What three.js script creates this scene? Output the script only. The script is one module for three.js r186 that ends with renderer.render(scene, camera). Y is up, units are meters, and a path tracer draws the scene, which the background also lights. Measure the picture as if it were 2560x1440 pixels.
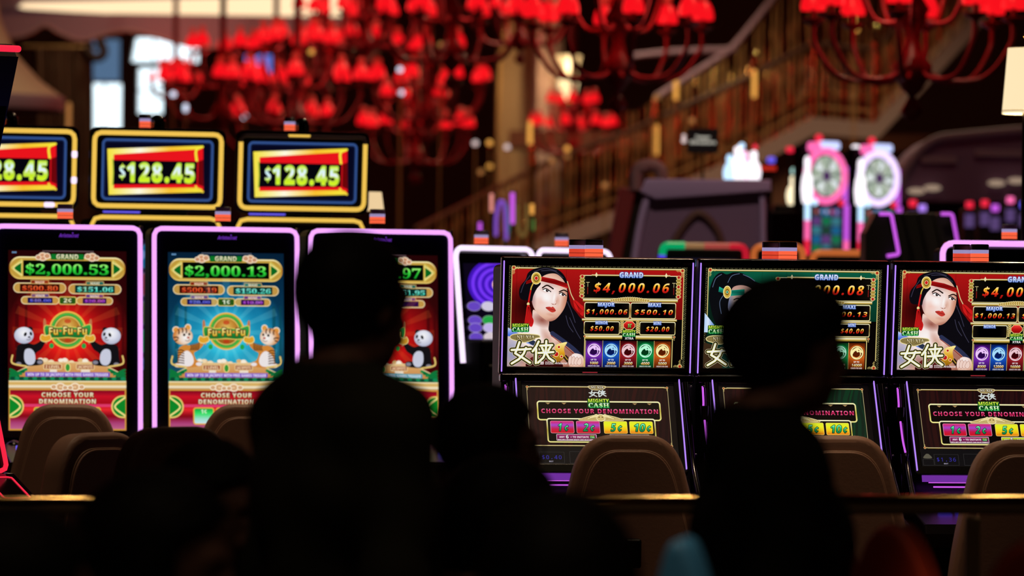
import * as THREE from 'three';
import { RectAreaLightUniformsLib } from 'three/addons/lights/RectAreaLightUniformsLib.js';
import { RoundedBoxGeometry } from 'three/addons/geometries/RoundedBoxGeometry.js';
import { mergeGeometries, toCreasedNormals } from 'three/addons/utils/BufferGeometryUtils.js';

// ---------------------------------------------------------------- camera, sky, exposure
RectAreaLightUniformsLib.init();
const scene = new THREE.Scene();
scene.background = new THREE.Color(1.5, 1.8, 1.95);            // overcast daylight beyond the far windows
const EYE = 1.62, ROLL = 0.011, FPX = 9776;                     // a long lens held at eye height, slightly rolled
const camera = new THREE.PerspectiveCamera(2 * Math.atan(720 / FPX) * 180 / Math.PI, 16 / 9, 0.5, 150);
camera.position.set(0, EYE, 0);
camera.rotation.z = ROLL;
camera.focus = 13.0;
camera.userData.fStop = 3.0;
const renderer = new THREE.WebGLRenderer({ antialias: true });
renderer.toneMapping = THREE.LinearToneMapping;
renderer.toneMappingExposure = 1.0;
renderer.shadowMap.enabled = true;
const DL = 8.0;                                                 // strength of the ceiling lamps

// ---------------------------------------------------------------- helpers
const R = Math.PI / 180;
let seedState = 7;
const rnd = (a = 0, b = 1) => { seedState = (Math.imul(seedState, 1664525) + 1013904223) >>> 0; return a + (b - a) * seedState / 4294967296; };
const V = (x, y, z) => new THREE.Vector3(x, y, z);
// place in the room that lies in a given direction of view at a given distance
function at(px, py, depth) {
  const u = (px - 1280) / FPX, v = (720 - py) / FPX, c = Math.cos(ROLL), s = Math.sin(ROLL);
  return V((u * c - v * s) * depth, EYE + (u * s + v * c) * depth, -depth);
}
const taken = new Map();
function numbered(name) {
  const n = taken.get(name) ?? 0; taken.set(name, n + 1);
  return n ? name + '_' + String(n).padStart(3, '0') : name;
}
function tag(o, label, category, group) {
  o.userData.label = label; o.userData.category = category;
  if (group) o.userData.group = group;
  return o;
}
function thing(name, label, category, pos = [0, 0, 0], turn = 0, group) {
  const o = new THREE.Group(); o.name = numbered(name); scene.add(o);
  o.position.set(...(pos.isVector3 ? pos.toArray() : pos)); o.rotation.y = turn;
  return tag(o, label, category, group);
}
const list = (g) => (Array.isArray(g) ? g : [g]);
function clean(g) { const o = g.index ? g.toNonIndexed() : g; for (const k of Object.keys(o.attributes)) if (!['position', 'normal', 'uv'].includes(k)) o.deleteAttribute(k); if (!o.attributes.uv) o.setAttribute('uv', new THREE.BufferAttribute(new Float32Array(o.attributes.position.count * 2), 2)); return o; }
function merged(gs) { const a = list(gs).filter(Boolean); return a.length === 1 ? a[0] : mergeGeometries(a.map(clean)); }
function part(name, gs, material, parent, label) {
  const m = new THREE.Mesh(merged(gs), material); m.name = name; m.castShadow = m.receiveShadow = true;
  if (label) m.userData.label = label;
  parent.add(m); return m;
}
function single(name, gs, material, label, category, group) { const m = part(numbered(name), gs, material, scene); return tag(m, label, category, group); }
function struct(name, gs, material, label) { const m = part(name, gs, material, scene); m.userData.kind = 'structure'; m.userData.label = label; m.userData.category = name.split('_')[0]; return m; }
function group(name, parent, pos = [0, 0, 0], rx = 0, ry = 0) { const g = new THREE.Group(); g.name = name; parent.add(g); g.position.set(...pos); g.rotation.set(rx, ry, 0); return g; }
// geometry shorthands
const moved = (g, x = 0, y = 0, z = 0, rx = 0, ry = 0, rz = 0) => { if (rx) g.rotateX(rx); if (ry) g.rotateY(ry); if (rz) g.rotateZ(rz); return g.translate(x, y, z); };
const bx = (w, h, d, x = 0, y = 0, z = 0, r = 0) => moved(r ? new RoundedBoxGeometry(w, h, d, 2, Math.min(r, w / 2.01, h / 2.01, d / 2.01)) : new THREE.BoxGeometry(w, h, d), x, y, z);
const cyl = (r1, r2, h, x = 0, y = 0, z = 0, n = 24, open = false) => moved(new THREE.CylinderGeometry(r1, r2, h, n, 1, open), x, y, z);
const ball = (r, x = 0, y = 0, z = 0, n = 16) => moved(new THREE.SphereGeometry(r, n, Math.max(6, n * 0.7 | 0)), x, y, z);
const lathe = (pts, n = 24) => new THREE.LatheGeometry(pts.map(([r, y]) => new THREE.Vector2(r, y)), n);
const tube = (pts, r, seg = 24, radial = 8, closed = false, tension = 0.5) => new THREE.TubeGeometry(new THREE.CatmullRomCurve3(pts.map((p) => (p.isVector3 ? p : V(...p))), closed, 'catmullrom', tension), seg, r, radial, closed);
function bentPath(pts, rad, closed = false) {                    // straight runs with rounded corners
  const path = new THREE.CurvePath(), P = pts.map((p) => V(...p)), n = P.length;
  const cut = (a, b) => { const d = b.clone().sub(a); return a.clone().addScaledVector(d.normalize(), Math.min(rad, a.distanceTo(b) / 2.02)); };
  let from = closed ? cut(P[0], P[1]) : P[0];
  for (let i = 1; i < n + (closed ? 1 : 0); i++) {
    const p = P[i % n], next = P[(i + 1) % n];
    if (!closed && i === n - 1) { path.add(new THREE.LineCurve3(from, p)); break; }
    const a = cut(p, P[i - 1]), b = cut(p, next);
    path.add(new THREE.LineCurve3(from, a)); path.add(new THREE.QuadraticBezierCurve3(a, p, b)); from = b;
  }
  return path;
}
const bent = (pts, r, rad, seg = 48, closed = false, radial = 8) => new THREE.TubeGeometry(bentPath(pts, rad, closed), seg, r, radial, closed);
const rectTube = (w, h, r, rad, y = 0, z = 0, seg = 96) => bent([[-w / 2, y - h / 2, z], [w / 2, y - h / 2, z], [w / 2, y + h / 2, z], [-w / 2, y + h / 2, z]], r, rad, seg, true);
function roundRect(w, h, r) {
  const s = new THREE.Shape(), x = -w / 2, y = -h / 2;
  s.moveTo(x + r, y); s.lineTo(x + w - r, y); s.quadraticCurveTo(x + w, y, x + w, y + r); s.lineTo(x + w, y + h - r); s.quadraticCurveTo(x + w, y + h, x + w - r, y + h);
  s.lineTo(x + r, y + h); s.quadraticCurveTo(x, y + h, x, y + h - r); s.lineTo(x, y + r); s.quadraticCurveTo(x, y, x + r, y); return s;
}
const extrude = (shape, depth, bevel = 0, seg = 6) => { const g = new THREE.ExtrudeGeometry(shape, { depth, bevelEnabled: bevel > 0, bevelThickness: bevel, bevelSize: bevel, bevelSegments: bevel > 0.01 ? 5 : 3, curveSegments: seg }); return bevel > 0.01 ? toCreasedNormals(g, 0.8) : g; };
const poly = (pts) => new THREE.Shape(pts.map(([x, y]) => new THREE.Vector2(x, y)));
function ringPlate(w, h, r, iw, ih, ir, depth, bevel = 0.004) { const s = roundRect(w, h, r); s.holes.push(roundRect(iw, ih, ir)); return extrude(s, depth, bevel); }

// ---------------------------------------------------------------- materials
const std = (color, roughness = 0.6, metalness = 0, more = {}) => new THREE.MeshStandardMaterial({ color, roughness, metalness, ...more });
const lin = (r, g, b) => new THREE.Color().setRGB(r, g, b);
const glow = (color, k = 1) => new THREE.MeshStandardMaterial({ color: 0x000000, roughness: 0.35, emissive: color, emissiveIntensity: k });
function noiseTexture(size, fn, repeat = [1, 1], srgb = false) {
  const d = new Uint8Array(size * size * 4);
  for (let y = 0; y < size; y++) for (let x = 0; x < size; x++) { const c = fn(x / size, y / size, x, y); d.set([c[0], c[1], c[2], 255], (y * size + x) * 4); }
  const t = new THREE.DataTexture(d, size, size); t.magFilter = THREE.LinearFilter; t.wrapS = t.wrapT = THREE.RepeatWrapping; t.repeat.set(...repeat);
  if (srgb) t.colorSpace = THREE.SRGBColorSpace; t.needsUpdate = true; return t;
}
const hash = (x, y) => { let h = Math.imul(x | 0, 374761393) + Math.imul(y | 0, 668265263); h = Math.imul(h ^ (h >>> 13), 1274126177); return ((h ^ (h >>> 16)) >>> 0) / 4294967296; };
function vnoise(x, y, per) { const xi = Math.floor(x), yi = Math.floor(y), fx = x - xi, fy = y - yi, s = fx * fx * (3 - 2 * fx), t = fy * fy * (3 - 2 * fy), h = (a, b) => hash(((a % per) + per) % per, ((b % per) + per) % per);
  return (h(xi, yi) * (1 - s) + h(xi + 1, yi) * s) * (1 - t) + (h(xi, yi + 1) * (1 - s) + h(xi + 1, yi + 1) * s) * t; }
const leatherBump = noiseTexture(256, (u, v) => { const n = 255 * (0.5 * vnoise(u * 64, v * 64, 64) + 0.5 * vnoise(u * 24, v * 24, 24)); return [n, n, n]; }, [6, 6]);
const clothBump = noiseTexture(128, (u, v, x, y) => { const n = 120 + 60 * (((x >> 1) + (y >> 1)) & 1) + 60 * hash(x, y); return [n, n, n]; }, [30, 30]);
const M = {
  black: new THREE.MeshPhysicalMaterial({ color: 0x070709, roughness: 0.5, specularIntensity: 0.3 }), gloss: std(0x050507, 0.12), matte: std(0x0b0a0c, 0.75), bezel: std(0x040405, 0.22),
  chrome: std(0xb8b4b0, 0.16, 1), dark_chrome: std(0x4a4648, 0.2, 1), brass: std(lin(0.66, 0.44, 0.17), 0.10, 1), satin_brass: std(lin(0.46, 0.32, 0.18), 0.55, 0.2), old_brass: std(lin(0.55, 0.35, 0.14), 0.42, 0.75),
  tan: std(lin(0.30, 0.155, 0.105), 0.55, 0, { bumpMap: leatherBump, bumpScale: 0.00012 }), piping: std(lin(0.30, 0.17, 0.11), 0.5),
  red_vinyl: std(lin(0.55, 0.055, 0.02), 0.5), teal_vinyl: std(lin(0.03, 0.15, 0.32), 0.55),
  lacquer: std(lin(0.15, 0.002, 0.007), 0.38), cream: std(lin(0.50, 0.36, 0.25), 0.8), mauve: std(lin(0.36, 0.25, 0.33), 0.65), plum: std(lin(0.20, 0.11, 0.22), 0.6), wine: std(lin(0.30, 0.055, 0.075), 0.4),
  wood: std(lin(0.16, 0.075, 0.04), 0.4), stone: std(lin(0.40, 0.30, 0.26), 0.7),
  hair: std(lin(0.006, 0.005, 0.005), 0.65), skin: std(lin(0.46, 0.23, 0.17), 0.55), shirt_dark: std(lin(0.085, 0.085, 0.062), 0.9, 0, { bumpMap: clothBump, bumpScale: 0.0004 }), shirt_black: std(lin(0.012, 0.012, 0.013), 0.9, 0, { bumpMap: clothBump, bumpScale: 0.0004 }),
  trousers: std(lin(0.012, 0.012, 0.016), 0.9), shoe: std(lin(0.012, 0.01, 0.01), 0.5), blouse: std(lin(0.05, 0.035, 0.03), 0.9),
  violet_led: glow(lin(0.47, 0.24, 0.98), 1.05), lilac_led: glow(lin(0.88, 0.38, 1.0), 1.15), white_led: glow(lin(0.92, 0.74, 1.0), 1.25), amber_led: glow(lin(0.94, 0.58, 0.09), 0.95), magenta_led: glow(lin(0.72, 0.12, 0.95), 0.9),
  blue_led: glow(lin(0.16, 0.12, 1.0), 1.0), red_led: glow(lin(0.95, 0.02, 0.06), 1.0), orange_led: glow(lin(0.60, 0.14, 0.03), 0.8), pink_led: glow(lin(1.0, 0.14, 0.42), 1.2),
  red_lens_dim: glow(lin(0.9, 0.07, 0.03), 0.8), red_lens: glow(lin(1.0, 0.13, 0.05), 1.0), lilac_lens: glow(lin(0.40, 0.33, 0.62), 0.8), smoke_lens: std(lin(0.22, 0.16, 0.18), 0.12), white_glow: glow(lin(1, 0.96, 1), 1.8),
};

// ---------------------------------------------------------------- pictures shown on the screens
function canvas(w, h, x0, y0, x1, y1) {                         // w x h pixels showing the drawing area x0..x1, y0..y1
  const c = document.createElement('canvas'); c.width = w; c.height = h;
  const g = c.getContext('2d'); g.setTransform(w / (x1 - x0), 0, 0, h / (y1 - y0), -x0 * w / (x1 - x0), -y0 * h / (y1 - y0)); g.lineJoin = g.lineCap = 'round';
  return [c, g];
}
function screenMaterial(c, k = 1) {
  const t = new THREE.CanvasTexture(c); t.colorSpace = THREE.SRGBColorSpace;
  return new THREE.MeshStandardMaterial({ color: 0x000000, roughness: 0.28, emissive: 0xffffff, emissiveMap: t, emissiveIntensity: k });
}
const vgrad = (g, y0, y1, ...cols) => { const q = g.createLinearGradient(0, y0, 0, y1); cols.forEach((c, i) => q.addColorStop(i / (cols.length - 1), c)); return q; };
const hgrad = (g, x0, x1, ...cols) => { const q = g.createLinearGradient(x0, 0, x1, 0); cols.forEach((c, i) => q.addColorStop(i / (cols.length - 1), c)); return q; };
const rgrad = (g, x, y, r, ...cols) => { const q = g.createRadialGradient(x, y, 0, x, y, r); cols.forEach((c, i) => q.addColorStop(i / (cols.length - 1), c)); return q; };
function spline(g, pts, closed = true) {
  const n = pts.length, p = (i) => (closed ? pts[(i + n) % n] : pts[Math.max(0, Math.min(n - 1, i))]);
  g.beginPath(); g.moveTo(...pts[0]);
  for (let i = 0; i < (closed ? n : n - 1); i++) { const a = p(i - 1), b = p(i), c = p(i + 1), d = p(i + 2); g.bezierCurveTo(b[0] + (c[0] - a[0]) / 6, b[1] + (c[1] - a[1]) / 6, c[0] - (d[0] - b[0]) / 6, c[1] - (d[1] - b[1]) / 6, c[0], c[1]); }
  if (closed) g.closePath();
}
const blob = (g, fill, pts, stroke, w) => { spline(g, pts); g.fillStyle = fill; g.fill(); if (stroke) { g.strokeStyle = stroke; g.lineWidth = w; g.stroke(); } };
const curve = (g, stroke, w, pts) => { spline(g, pts, false); g.strokeStyle = stroke; g.lineWidth = w; g.stroke(); };
const shapeP = (g, fill, pts, stroke, w) => { g.beginPath(); pts.forEach((p, i) => (i ? g.lineTo(...p) : g.moveTo(...p))); g.closePath(); if (fill) { g.fillStyle = fill; g.fill(); } if (stroke) { g.strokeStyle = stroke; g.lineWidth = w; g.stroke(); } };
const oval = (g, fill, x, y, rx, ry, stroke, w, rot = 0) => { g.beginPath(); g.ellipse(x, y, rx, ry, rot, 0, 7); if (fill) { g.fillStyle = fill; g.fill(); } if (stroke) { g.strokeStyle = stroke; g.lineWidth = w; g.stroke(); } };
function rr(g, fill, x, y, w, h, r, stroke, lw) {
  g.beginPath(); g.moveTo(x + r, y); g.arcTo(x + w, y, x + w, y + h, r); g.arcTo(x + w, y + h, x, y + h, r); g.arcTo(x, y + h, x, y, r); g.arcTo(x, y, x + w, y, r); g.closePath();
  if (fill) { g.fillStyle = fill; g.fill(); } if (stroke) { g.strokeStyle = stroke; g.lineWidth = lw; g.stroke(); }
}
// a line of lettering stretched between x0 and x1, capitals from y0 to y1
function words(g, text, x0, x1, y0, y1, fill, { font = 'bold', family = 'sans-serif', stroke, lw = 0, skew = 0, gap = 0 } = {}) {
  g.save(); g.font = `${font} 100px ${family}`;
  const ws = [...text].map((c) => g.measureText(c).width + gap), total = ws.reduce((a, b) => a + b, 0) - gap, sx = (x1 - x0) / total, sy = (y1 - y0) / 72;
  g.transform(sx, 0, -skew * sy, sy, x0, y1); g.textBaseline = 'alphabetic';
  const each = (f) => { let x = 0; [...text].forEach((c, i) => { f(c, x); x += ws[i]; }); };
  if (stroke) { g.strokeStyle = stroke; g.lineWidth = lw * 2 / sy; each((c, x) => g.strokeText(c, x, 0)); }
  g.fillStyle = Array.isArray(fill) ? vgrad(g, -72, 0, ...fill) : fill; each((c, x) => g.fillText(c, x, 0)); g.restore();
}
const GOLD = ['#fffbe0', '#e8d060', '#8a6a18', '#f4e69a'], CASH = ['#fff6c0', '#ffd23c', '#ff8a2a', '#e02a18', '#b01010'];
const amount = (g, t, x0, x1, y0, y1) => words(g, t, x0, x1, y0, y1, CASH, { font: 'bold', skew: 0.22, gap: 16, stroke: '#5a0e04', lw: 3 });
function goldBar(g, x0, y0, x1, y1) { g.fillStyle = vgrad(g, y0, y1, '#6a5a20', '#fff8d8', '#c8a848', '#4a3c10'); g.fillRect(x0, y0, x1 - x0, y1 - y0); }
function goldBox(g, x0, y0, x1, y1, lw = 9) { rr(g, '#070504', x0, y0, x1 - x0, y1 - y0, 16, vgrad(g, y0, y1, '#f8f0c0', '#a08a40', '#efe2a0'), lw); const q = rgrad(g, (x0 + x1) / 2, (y0 + y1) / 2, (x1 - x0) / 1.7, '#000000', '#000000', '#1c140e'); rr(g, q, x0 + 6, y0 + 6, x1 - x0 - 12, y1 - y0 - 12, 12); }
function filigree(g, x, y, s, sx, sy) {                          // corner ornament with a red stone
  g.save(); g.translate(x, y); g.scale(sx * s, sy * s);
  for (let i = 0; i < 5; i++) { oval(g, null, 22 + i * 13, 6 + (i % 2) * 8, 8, 7, '#d8c070', 4); oval(g, null, 6 + (i % 2) * 8, 22 + i * 13, 7, 8, '#d8c070', 4); }
  oval(g, '#b89a48', 8, 8, 24, 24, '#fff0b0', 4); oval(g, '#a01810', 8, 8, 13, 13, '#ff6a50', 3); g.restore();
}
function hanzi(g, x, y, sx, sy, pen) {                           // the two brush characters
  const strokes = [[[80, 0], [62, 60], [38, 118], [110, 160], [196, 216]], [[150, 62], [128, 120], [78, 180], [4, 226]], [[0, 84], [100, 78], [200, 70]],
    [[282, -8], [258, 46], [222, 96]], [[258, 70], [258, 220]], [[300, 36], [425, 28]], [[318, 56], [336, 92]], [[408, 46], [384, 88]], [[284, 112], [440, 102]], [[362, -14], [360, 90], [336, 160], [280, 216]], [[366, 116], [396, 166], [446, 200]]];
  g.save(); g.translate(x, y); g.scale(sx, sy);
  for (const [c, w] of pen) for (const s of strokes) { g.beginPath(); s.forEach((p, i) => (i ? g.lineTo(...p) : g.moveTo(...p))); g.lineWidth = w; g.strokeStyle = c; g.stroke(); }
  g.restore();
}
function cashLogo(g, x0, y0, x1, y1) {
  const h = y1 - y0; rr(g, '#0b4a1c', x0 - 6, y0 - 2, x1 - x0 + 12, h + 6, 10);
  words(g, 'MIGHTY', x0, x1, y0 + 2, y0 + h * 0.44, ['#f6ff5a', '#d8f040', '#8fd838'], { stroke: '#083a10', lw: 3, font: 'bold' });
  words(g, 'CA$H', x0, x1, y0 + h * 0.5, y1, ['#ffffff', '#e8ffb0', '#38d070'], { stroke: '#0a6a2c', lw: 4, font: 'bold', family: 'serif' });
}
function meander(g, x0, y0, x1, y1) {                            // dark olive key-pattern border
  g.fillStyle = '#14140c'; g.fillRect(x0, y0, x1 - x0, y1 - y0); g.strokeStyle = '#6a6844'; g.lineWidth = 5;
  for (let x = x0 - 40; x < x1 + 40; x += 46) for (const y of [y0 + 4, y1 - 4]) { g.beginPath(); g.moveTo(x, y + 18); g.lineTo(x + 30, y - 14); g.moveTo(x + 14, y + 20); g.lineTo(x + 44, y - 10); g.lineTo(x + 50, y + 10); g.stroke(); }
  for (let y = y0; y < y1; y += 46) for (const x of [x0 + 20, x1 - 22]) { g.beginPath(); g.moveTo(x - 16, y); g.lineTo(x + 14, y + 28); g.moveTo(x - 18, y + 18); g.lineTo(x + 8, y + 44); g.lineTo(x - 14, y + 50); g.stroke(); }
}
const soft = (g, x, y, rx, ry, rgb, a, rot = 0) => { g.save(); g.translate(x, y); g.rotate(rot); g.scale(rx, ry); const q = g.createRadialGradient(0, 0, 0, 0, 0, 1); q.addColorStop(0, `rgba(${rgb},${a})`); q.addColorStop(0.5, `rgba(${rgb},${a * 0.55})`); q.addColorStop(1, `rgba(${rgb},0)`); g.fillStyle = q; g.beginPath(); g.arc(0, 0, 1, 0, 7); g.fill(); g.restore(); };
const within = (g, pts, f) => { g.save(); spline(g, pts); g.clip(); f(); g.restore(); };
function warrior(g, band, bandDark) {
  const skin = (x, y, r) => rgrad(g, x, y, r, '#fff6f4', '#f6e0da', '#e8b8a0', '#a86a58');
  blob(g, '#0c0a10', [[330, 560], [345, 490], [395, 425], [420, 355], [480, 312], [580, 292], [700, 302], [780, 352], [828, 430], [850, 560], [885, 690], [960, 790], [1022, 900], [1022, 1250], [930, 1160], [840, 1085], [760, 1030], [660, 970], [600, 860], [520, 760], [470, 640], [420, 640], [380, 640], [345, 620]]);
  for (const c of [[[350, 560], [380, 470], [440, 380]], [[480, 340], [600, 305], [720, 330]], [[560, 330], [690, 330], [790, 400]], [[840, 650], [890, 760], [930, 870]], [[870, 820], [940, 960], [990, 1040]], [[830, 800], [860, 900], [910, 970]]]) curve(g, '#3c3a50', 7, c);
  blob(g, skin(460, 1010, 520), [[205, 1340], [205, 1100], [250, 990], [400, 950], [470, 860], [485, 740], [560, 800], [650, 850], [655, 960], [740, 1030], [850, 1110], [960, 1210], [1022, 1250], [1022, 1345]]);
  const BODY = [[205, 1340], [205, 1100], [250, 990], [400, 950], [470, 860], [485, 740], [560, 800], [650, 850], [655, 960], [740, 1030], [850, 1110], [960, 1210], [1022, 1250], [1022, 1345]];
  within(g, BODY, () => { soft(g, 580, 850, 130, 80, '150,80,66', 0.95, 0.3); soft(g, 270, 1200, 150, 260, '120,136,190', 0.75); soft(g, 470, 1250, 190, 150, '120,60,60', 0.6); soft(g, 640, 1040, 60, 160, '190,120,96', 0.6, -0.5); soft(g, 830, 1170, 160, 90, '130,70,60', 0.55, 0.7); soft(g, 520, 980, 60, 90, '255,250,248', 0.8); });
  blob(g, skin(610, 590, 330), [[520, 450], [570, 392], [640, 360], [720, 362], [790, 420], [830, 500], [838, 580], [830, 660], [800, 742], [740, 822], [690, 855], [640, 856], [570, 812], [505, 745], [470, 660], [478, 570]]);
  const FACE = [[520, 450], [570, 392], [640, 360], [720, 362], [790, 420], [830, 500], [838, 580], [830, 660], [800, 742], [740, 822], [690, 855], [640, 856], [570, 812], [505, 745], [470, 660], [478, 570]];
  within(g, FACE, () => { soft(g, 840, 640, 70, 190, '196,120,92', 0.85, 0.15); soft(g, 690, 868, 130, 50, '170,96,76', 0.75, -0.3); soft(g, 470, 640, 50, 150, '150,100,110', 0.6); soft(g, 560, 660, 90, 70, '240,170,150', 0.45); soft(g, 612, 528, 78, 40, '196,140,128', 0.55, 0.2); soft(g, 792, 566, 60, 36, '190,130,112', 0.55, 0.2); soft(g, 738, 640, 30, 60, '210,150,126', 0.6); soft(g, 660, 470, 110, 40, '170,120,116', 0.4, 0.15); soft(g, 670, 790, 60, 22, '208,140,118', 0.5, 0.2); soft(g, 700, 610, 16, 70, '255,252,250', 0.9, 0.15); soft(g, 620, 620, 60, 46, '255,252,252', 0.8); });
  blob(g, '#0c0a10', [[420, 470], [520, 440], [556, 466], [515, 520], [482, 590], [468, 650], [440, 620]]);
  curve(g, '#241410', 14, [[576, 508], [625, 482], [688, 517]]); curve(g, '#241410', 13, [[755, 548], [800, 530], [838, 548]]);
  for (const [x, y, w] of [[622, 536, 42], [790, 576, 36]]) { oval(g, '#fff', x, y, w, 15, null, 0, 0.25); oval(g, '#2a1a1a', x + 4, y, 15, 15); oval(g, '#fff', x + 8, y - 5, 4, 4); curve(g, '#140c0e', 9, [[x - w, y - 10], [x - 6, y - 19], [x + w, y + 12]]); }
  curve(g, '#cf9a84', 5, [[726, 640], [728, 668], [704, 684], [672, 672]]); oval(g, '#9a5648', 690, 680, 9, 4); oval(g, '#9a5648', 716, 678, 7, 4);
  blob(g, '#c83a30', [[614, 716], [650, 706], [675, 712], [692, 706], [722, 746], [690, 766], [655, 752]]); curve(g, '#7a1a18', 5, [[616, 717], [668, 732], [720, 746]]);
  shapeP(g, vgrad(g, 380, 510, band, bandDark, band), [[402, 440], [470, 408], [560, 390], [700, 415], [838, 462], [842, 512], [700, 468], [560, 438], [470, 450], [402, 472]]);
  curve(g, bandDark, 5, [[405, 456], [560, 414], [700, 442], [840, 488]]);
  oval(g, '#d8b448', 508, 408, 50, 62, '#fff2b0', 7); oval(g, '#8a6a20', 508, 408, 32, 42); oval(g, band, 508, 408, 18, 20, '#fff0c0', 4);
  curve(g, '#d8b448', 13, [[478, 460], [458, 505], [452, 540]]); curve(g, band, 16, [[452, 540], [440, 610], [432, 670]]); oval(g, '#f0d890', 430, 680, 15, 17);
  blob(g, band, [[418, 700], [445, 700], [470, 800], [492, 860], [470, 920], [420, 885], [398, 880], [408, 780]]); for (let i = 0; i < 5; i++) curve(g, bandDark, 4, [[428 + i * 3, 710], [420 + i * 13, 800], [408 + i * 17, 885]]);
  curve(g, '#d8c890', 10, [[836, 440], [862, 520], [880, 575], [915, 640]]); blob(g, band, [[905, 640], [935, 640], [985, 680], [1015, 710], [1010, 800], [960, 760], [920, 710]]); for (let i = 0; i < 4; i++) curve(g, bandDark, 4, [[918, 650], [950 + i * 8, 700 + i * 6], [975 + i * 12, 780 - i * 10]]);
  shapeP(g, vgrad(g, 920, 1120, '#dfe8ff', '#3a62d8', '#8aa8f0'), [[205, 920], [300, 970], [520, 1090], [500, 1120], [205, 1010]]);
  blob(g, '#26304a', [[450, 990], [410, 1040], [480, 1110], [560, 1110], [470, 1040]]); curve(g, '#2a3050', 44, [[690, 985], [800, 1060], [920, 1150], [1010, 1240]]); curve(g, '#8a2a20', 8, [[680, 1010], [790, 1090], [900, 1180], [1000, 1260]]);
  blob(g, vgrad(g, 1200, 1340, '#7a1c1c', '#2c0608'), [[470, 1250], [560, 1212], [640, 1200], [730, 1240], [800, 1345], [440, 1345]]);
  blob(g, vgrad(g, 1080, 1300, '#fff0a0', '#e0a020', '#8a5a10'), [[735, 1110], [800, 1085], [850, 1080], [820, 1140], [830, 1220], [800, 1270], [740, 1290], [700, 1250], [720, 1180]]); for (const [x, y, r] of [[738, 1205, 26], [765, 1130, 15], [795, 1230, 14]]) oval(g, '#c01818', x, y, r, r, '#ffe9a0', 6);
  shapeP(g, '#2a1c10', [[810, 1240], [840, 1210], [900, 1270], [870, 1310]]); curve(g, '#c8a040', 10, [[826, 1222], [858, 1262]]);
  blob(g, skin(940, 1240, 150), [[868, 1290], [900, 1215], [950, 1195], [1022, 1230], [1022, 1345], [900, 1345]]); for (let i = 0; i < 4; i++) blob(g, '#f2d4c8', [[872 + i * 34, 1240 + i * 6], [896 + i * 34, 1222 + i * 6], [908 + i * 34, 1270 + i * 6], [886 + i * 34, 1320], [868 + i * 30, 1300]], '#a8705e', 3);
}
function duelist(g) {                                            // the green version: head bowed behind a green ribbon
  blob(g, '#0a0c10', [[270, 620], [275, 480], [320, 370], [385, 325], [445, 345], [520, 322], [620, 335], [740, 410], [900, 520], [900, 900], [560, 1000], [420, 940], [330, 840]]);
  for (const c of [[[300, 480], [330, 390], [390, 345]], [[460, 430], [500, 360], [580, 335]], [[620, 345], [690, 375], [745, 412]], [[400, 760], [380, 640], [420, 560]]]) curve(g, '#5a6a88', 7, c);
  const DF = [[470, 660], [490, 560], [520, 478], [620, 458], [720, 500], [760, 600], [750, 710], [700, 810], [620, 850], [540, 800], [480, 730]];
  blob(g, '#c89a86', [[500, 780], [650, 820], [700, 960], [900, 1060], [980, 1345], [330, 1345], [380, 1060], [500, 960]]); blob(g, rgrad(g, 600, 640, 210, '#fbe9e2', '#e8c0ac', '#a87a72'), DF);
  within(g, DF, () => { soft(g, 480, 660, 60, 170, '120,140,190', 0.9); soft(g, 740, 680, 60, 160, '150,90,76', 0.7); soft(g, 620, 850, 120, 50, '150,84,70', 0.7); }); for (const x of [570, 690]) { curve(g, '#1a1014', 11, [[x - 40, 612], [x, 596], [x + 36, 612]]); oval(g, '#fff', x, 646, 32, 12); oval(g, '#20140f', x, 646, 12, 12); curve(g, '#140c0e', 7, [[x - 34, 642], [x, 630], [x + 34, 646]]); }
  curve(g, '#c08a74', 6, [[640, 660], [652, 720], [630, 732]]); blob(g, '#b83a38', [[586, 776], [622, 764], [660, 776], [622, 796]]); blob(g, '#123a30', [[360, 1100], [520, 1010], [640, 1180], [780, 1040], [960, 1140], [990, 1345], [330, 1345]]);
  shapeP(g, vgrad(g, 480, 580, '#2ac0a0', '#0a6a58', '#2ac0a0'), [[370, 475], [430, 505], [500, 512], [640, 500], [640, 560], [500, 572], [430, 545], [362, 530]]);
  oval(g, '#d8b448', 456, 532, 40, 64, '#fff2b0', 7); oval(g, '#8a6a20', 456, 532, 22, 36); oval(g, '#108868', 456, 532, 12, 14, '#fff0c0', 4);
  shapeP(g, hgrad(g, 185, 340, '#8ab8f0', '#dceaff', '#4a78c8'), [[185, 690], [205, 730], [345, 900], [300, 960], [205, 960], [185, 900]]);
  blob(g, '#3a2818', [[185, 1340], [185, 1100], [280, 1080], [380, 1150], [420, 1345]]);
}
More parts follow.
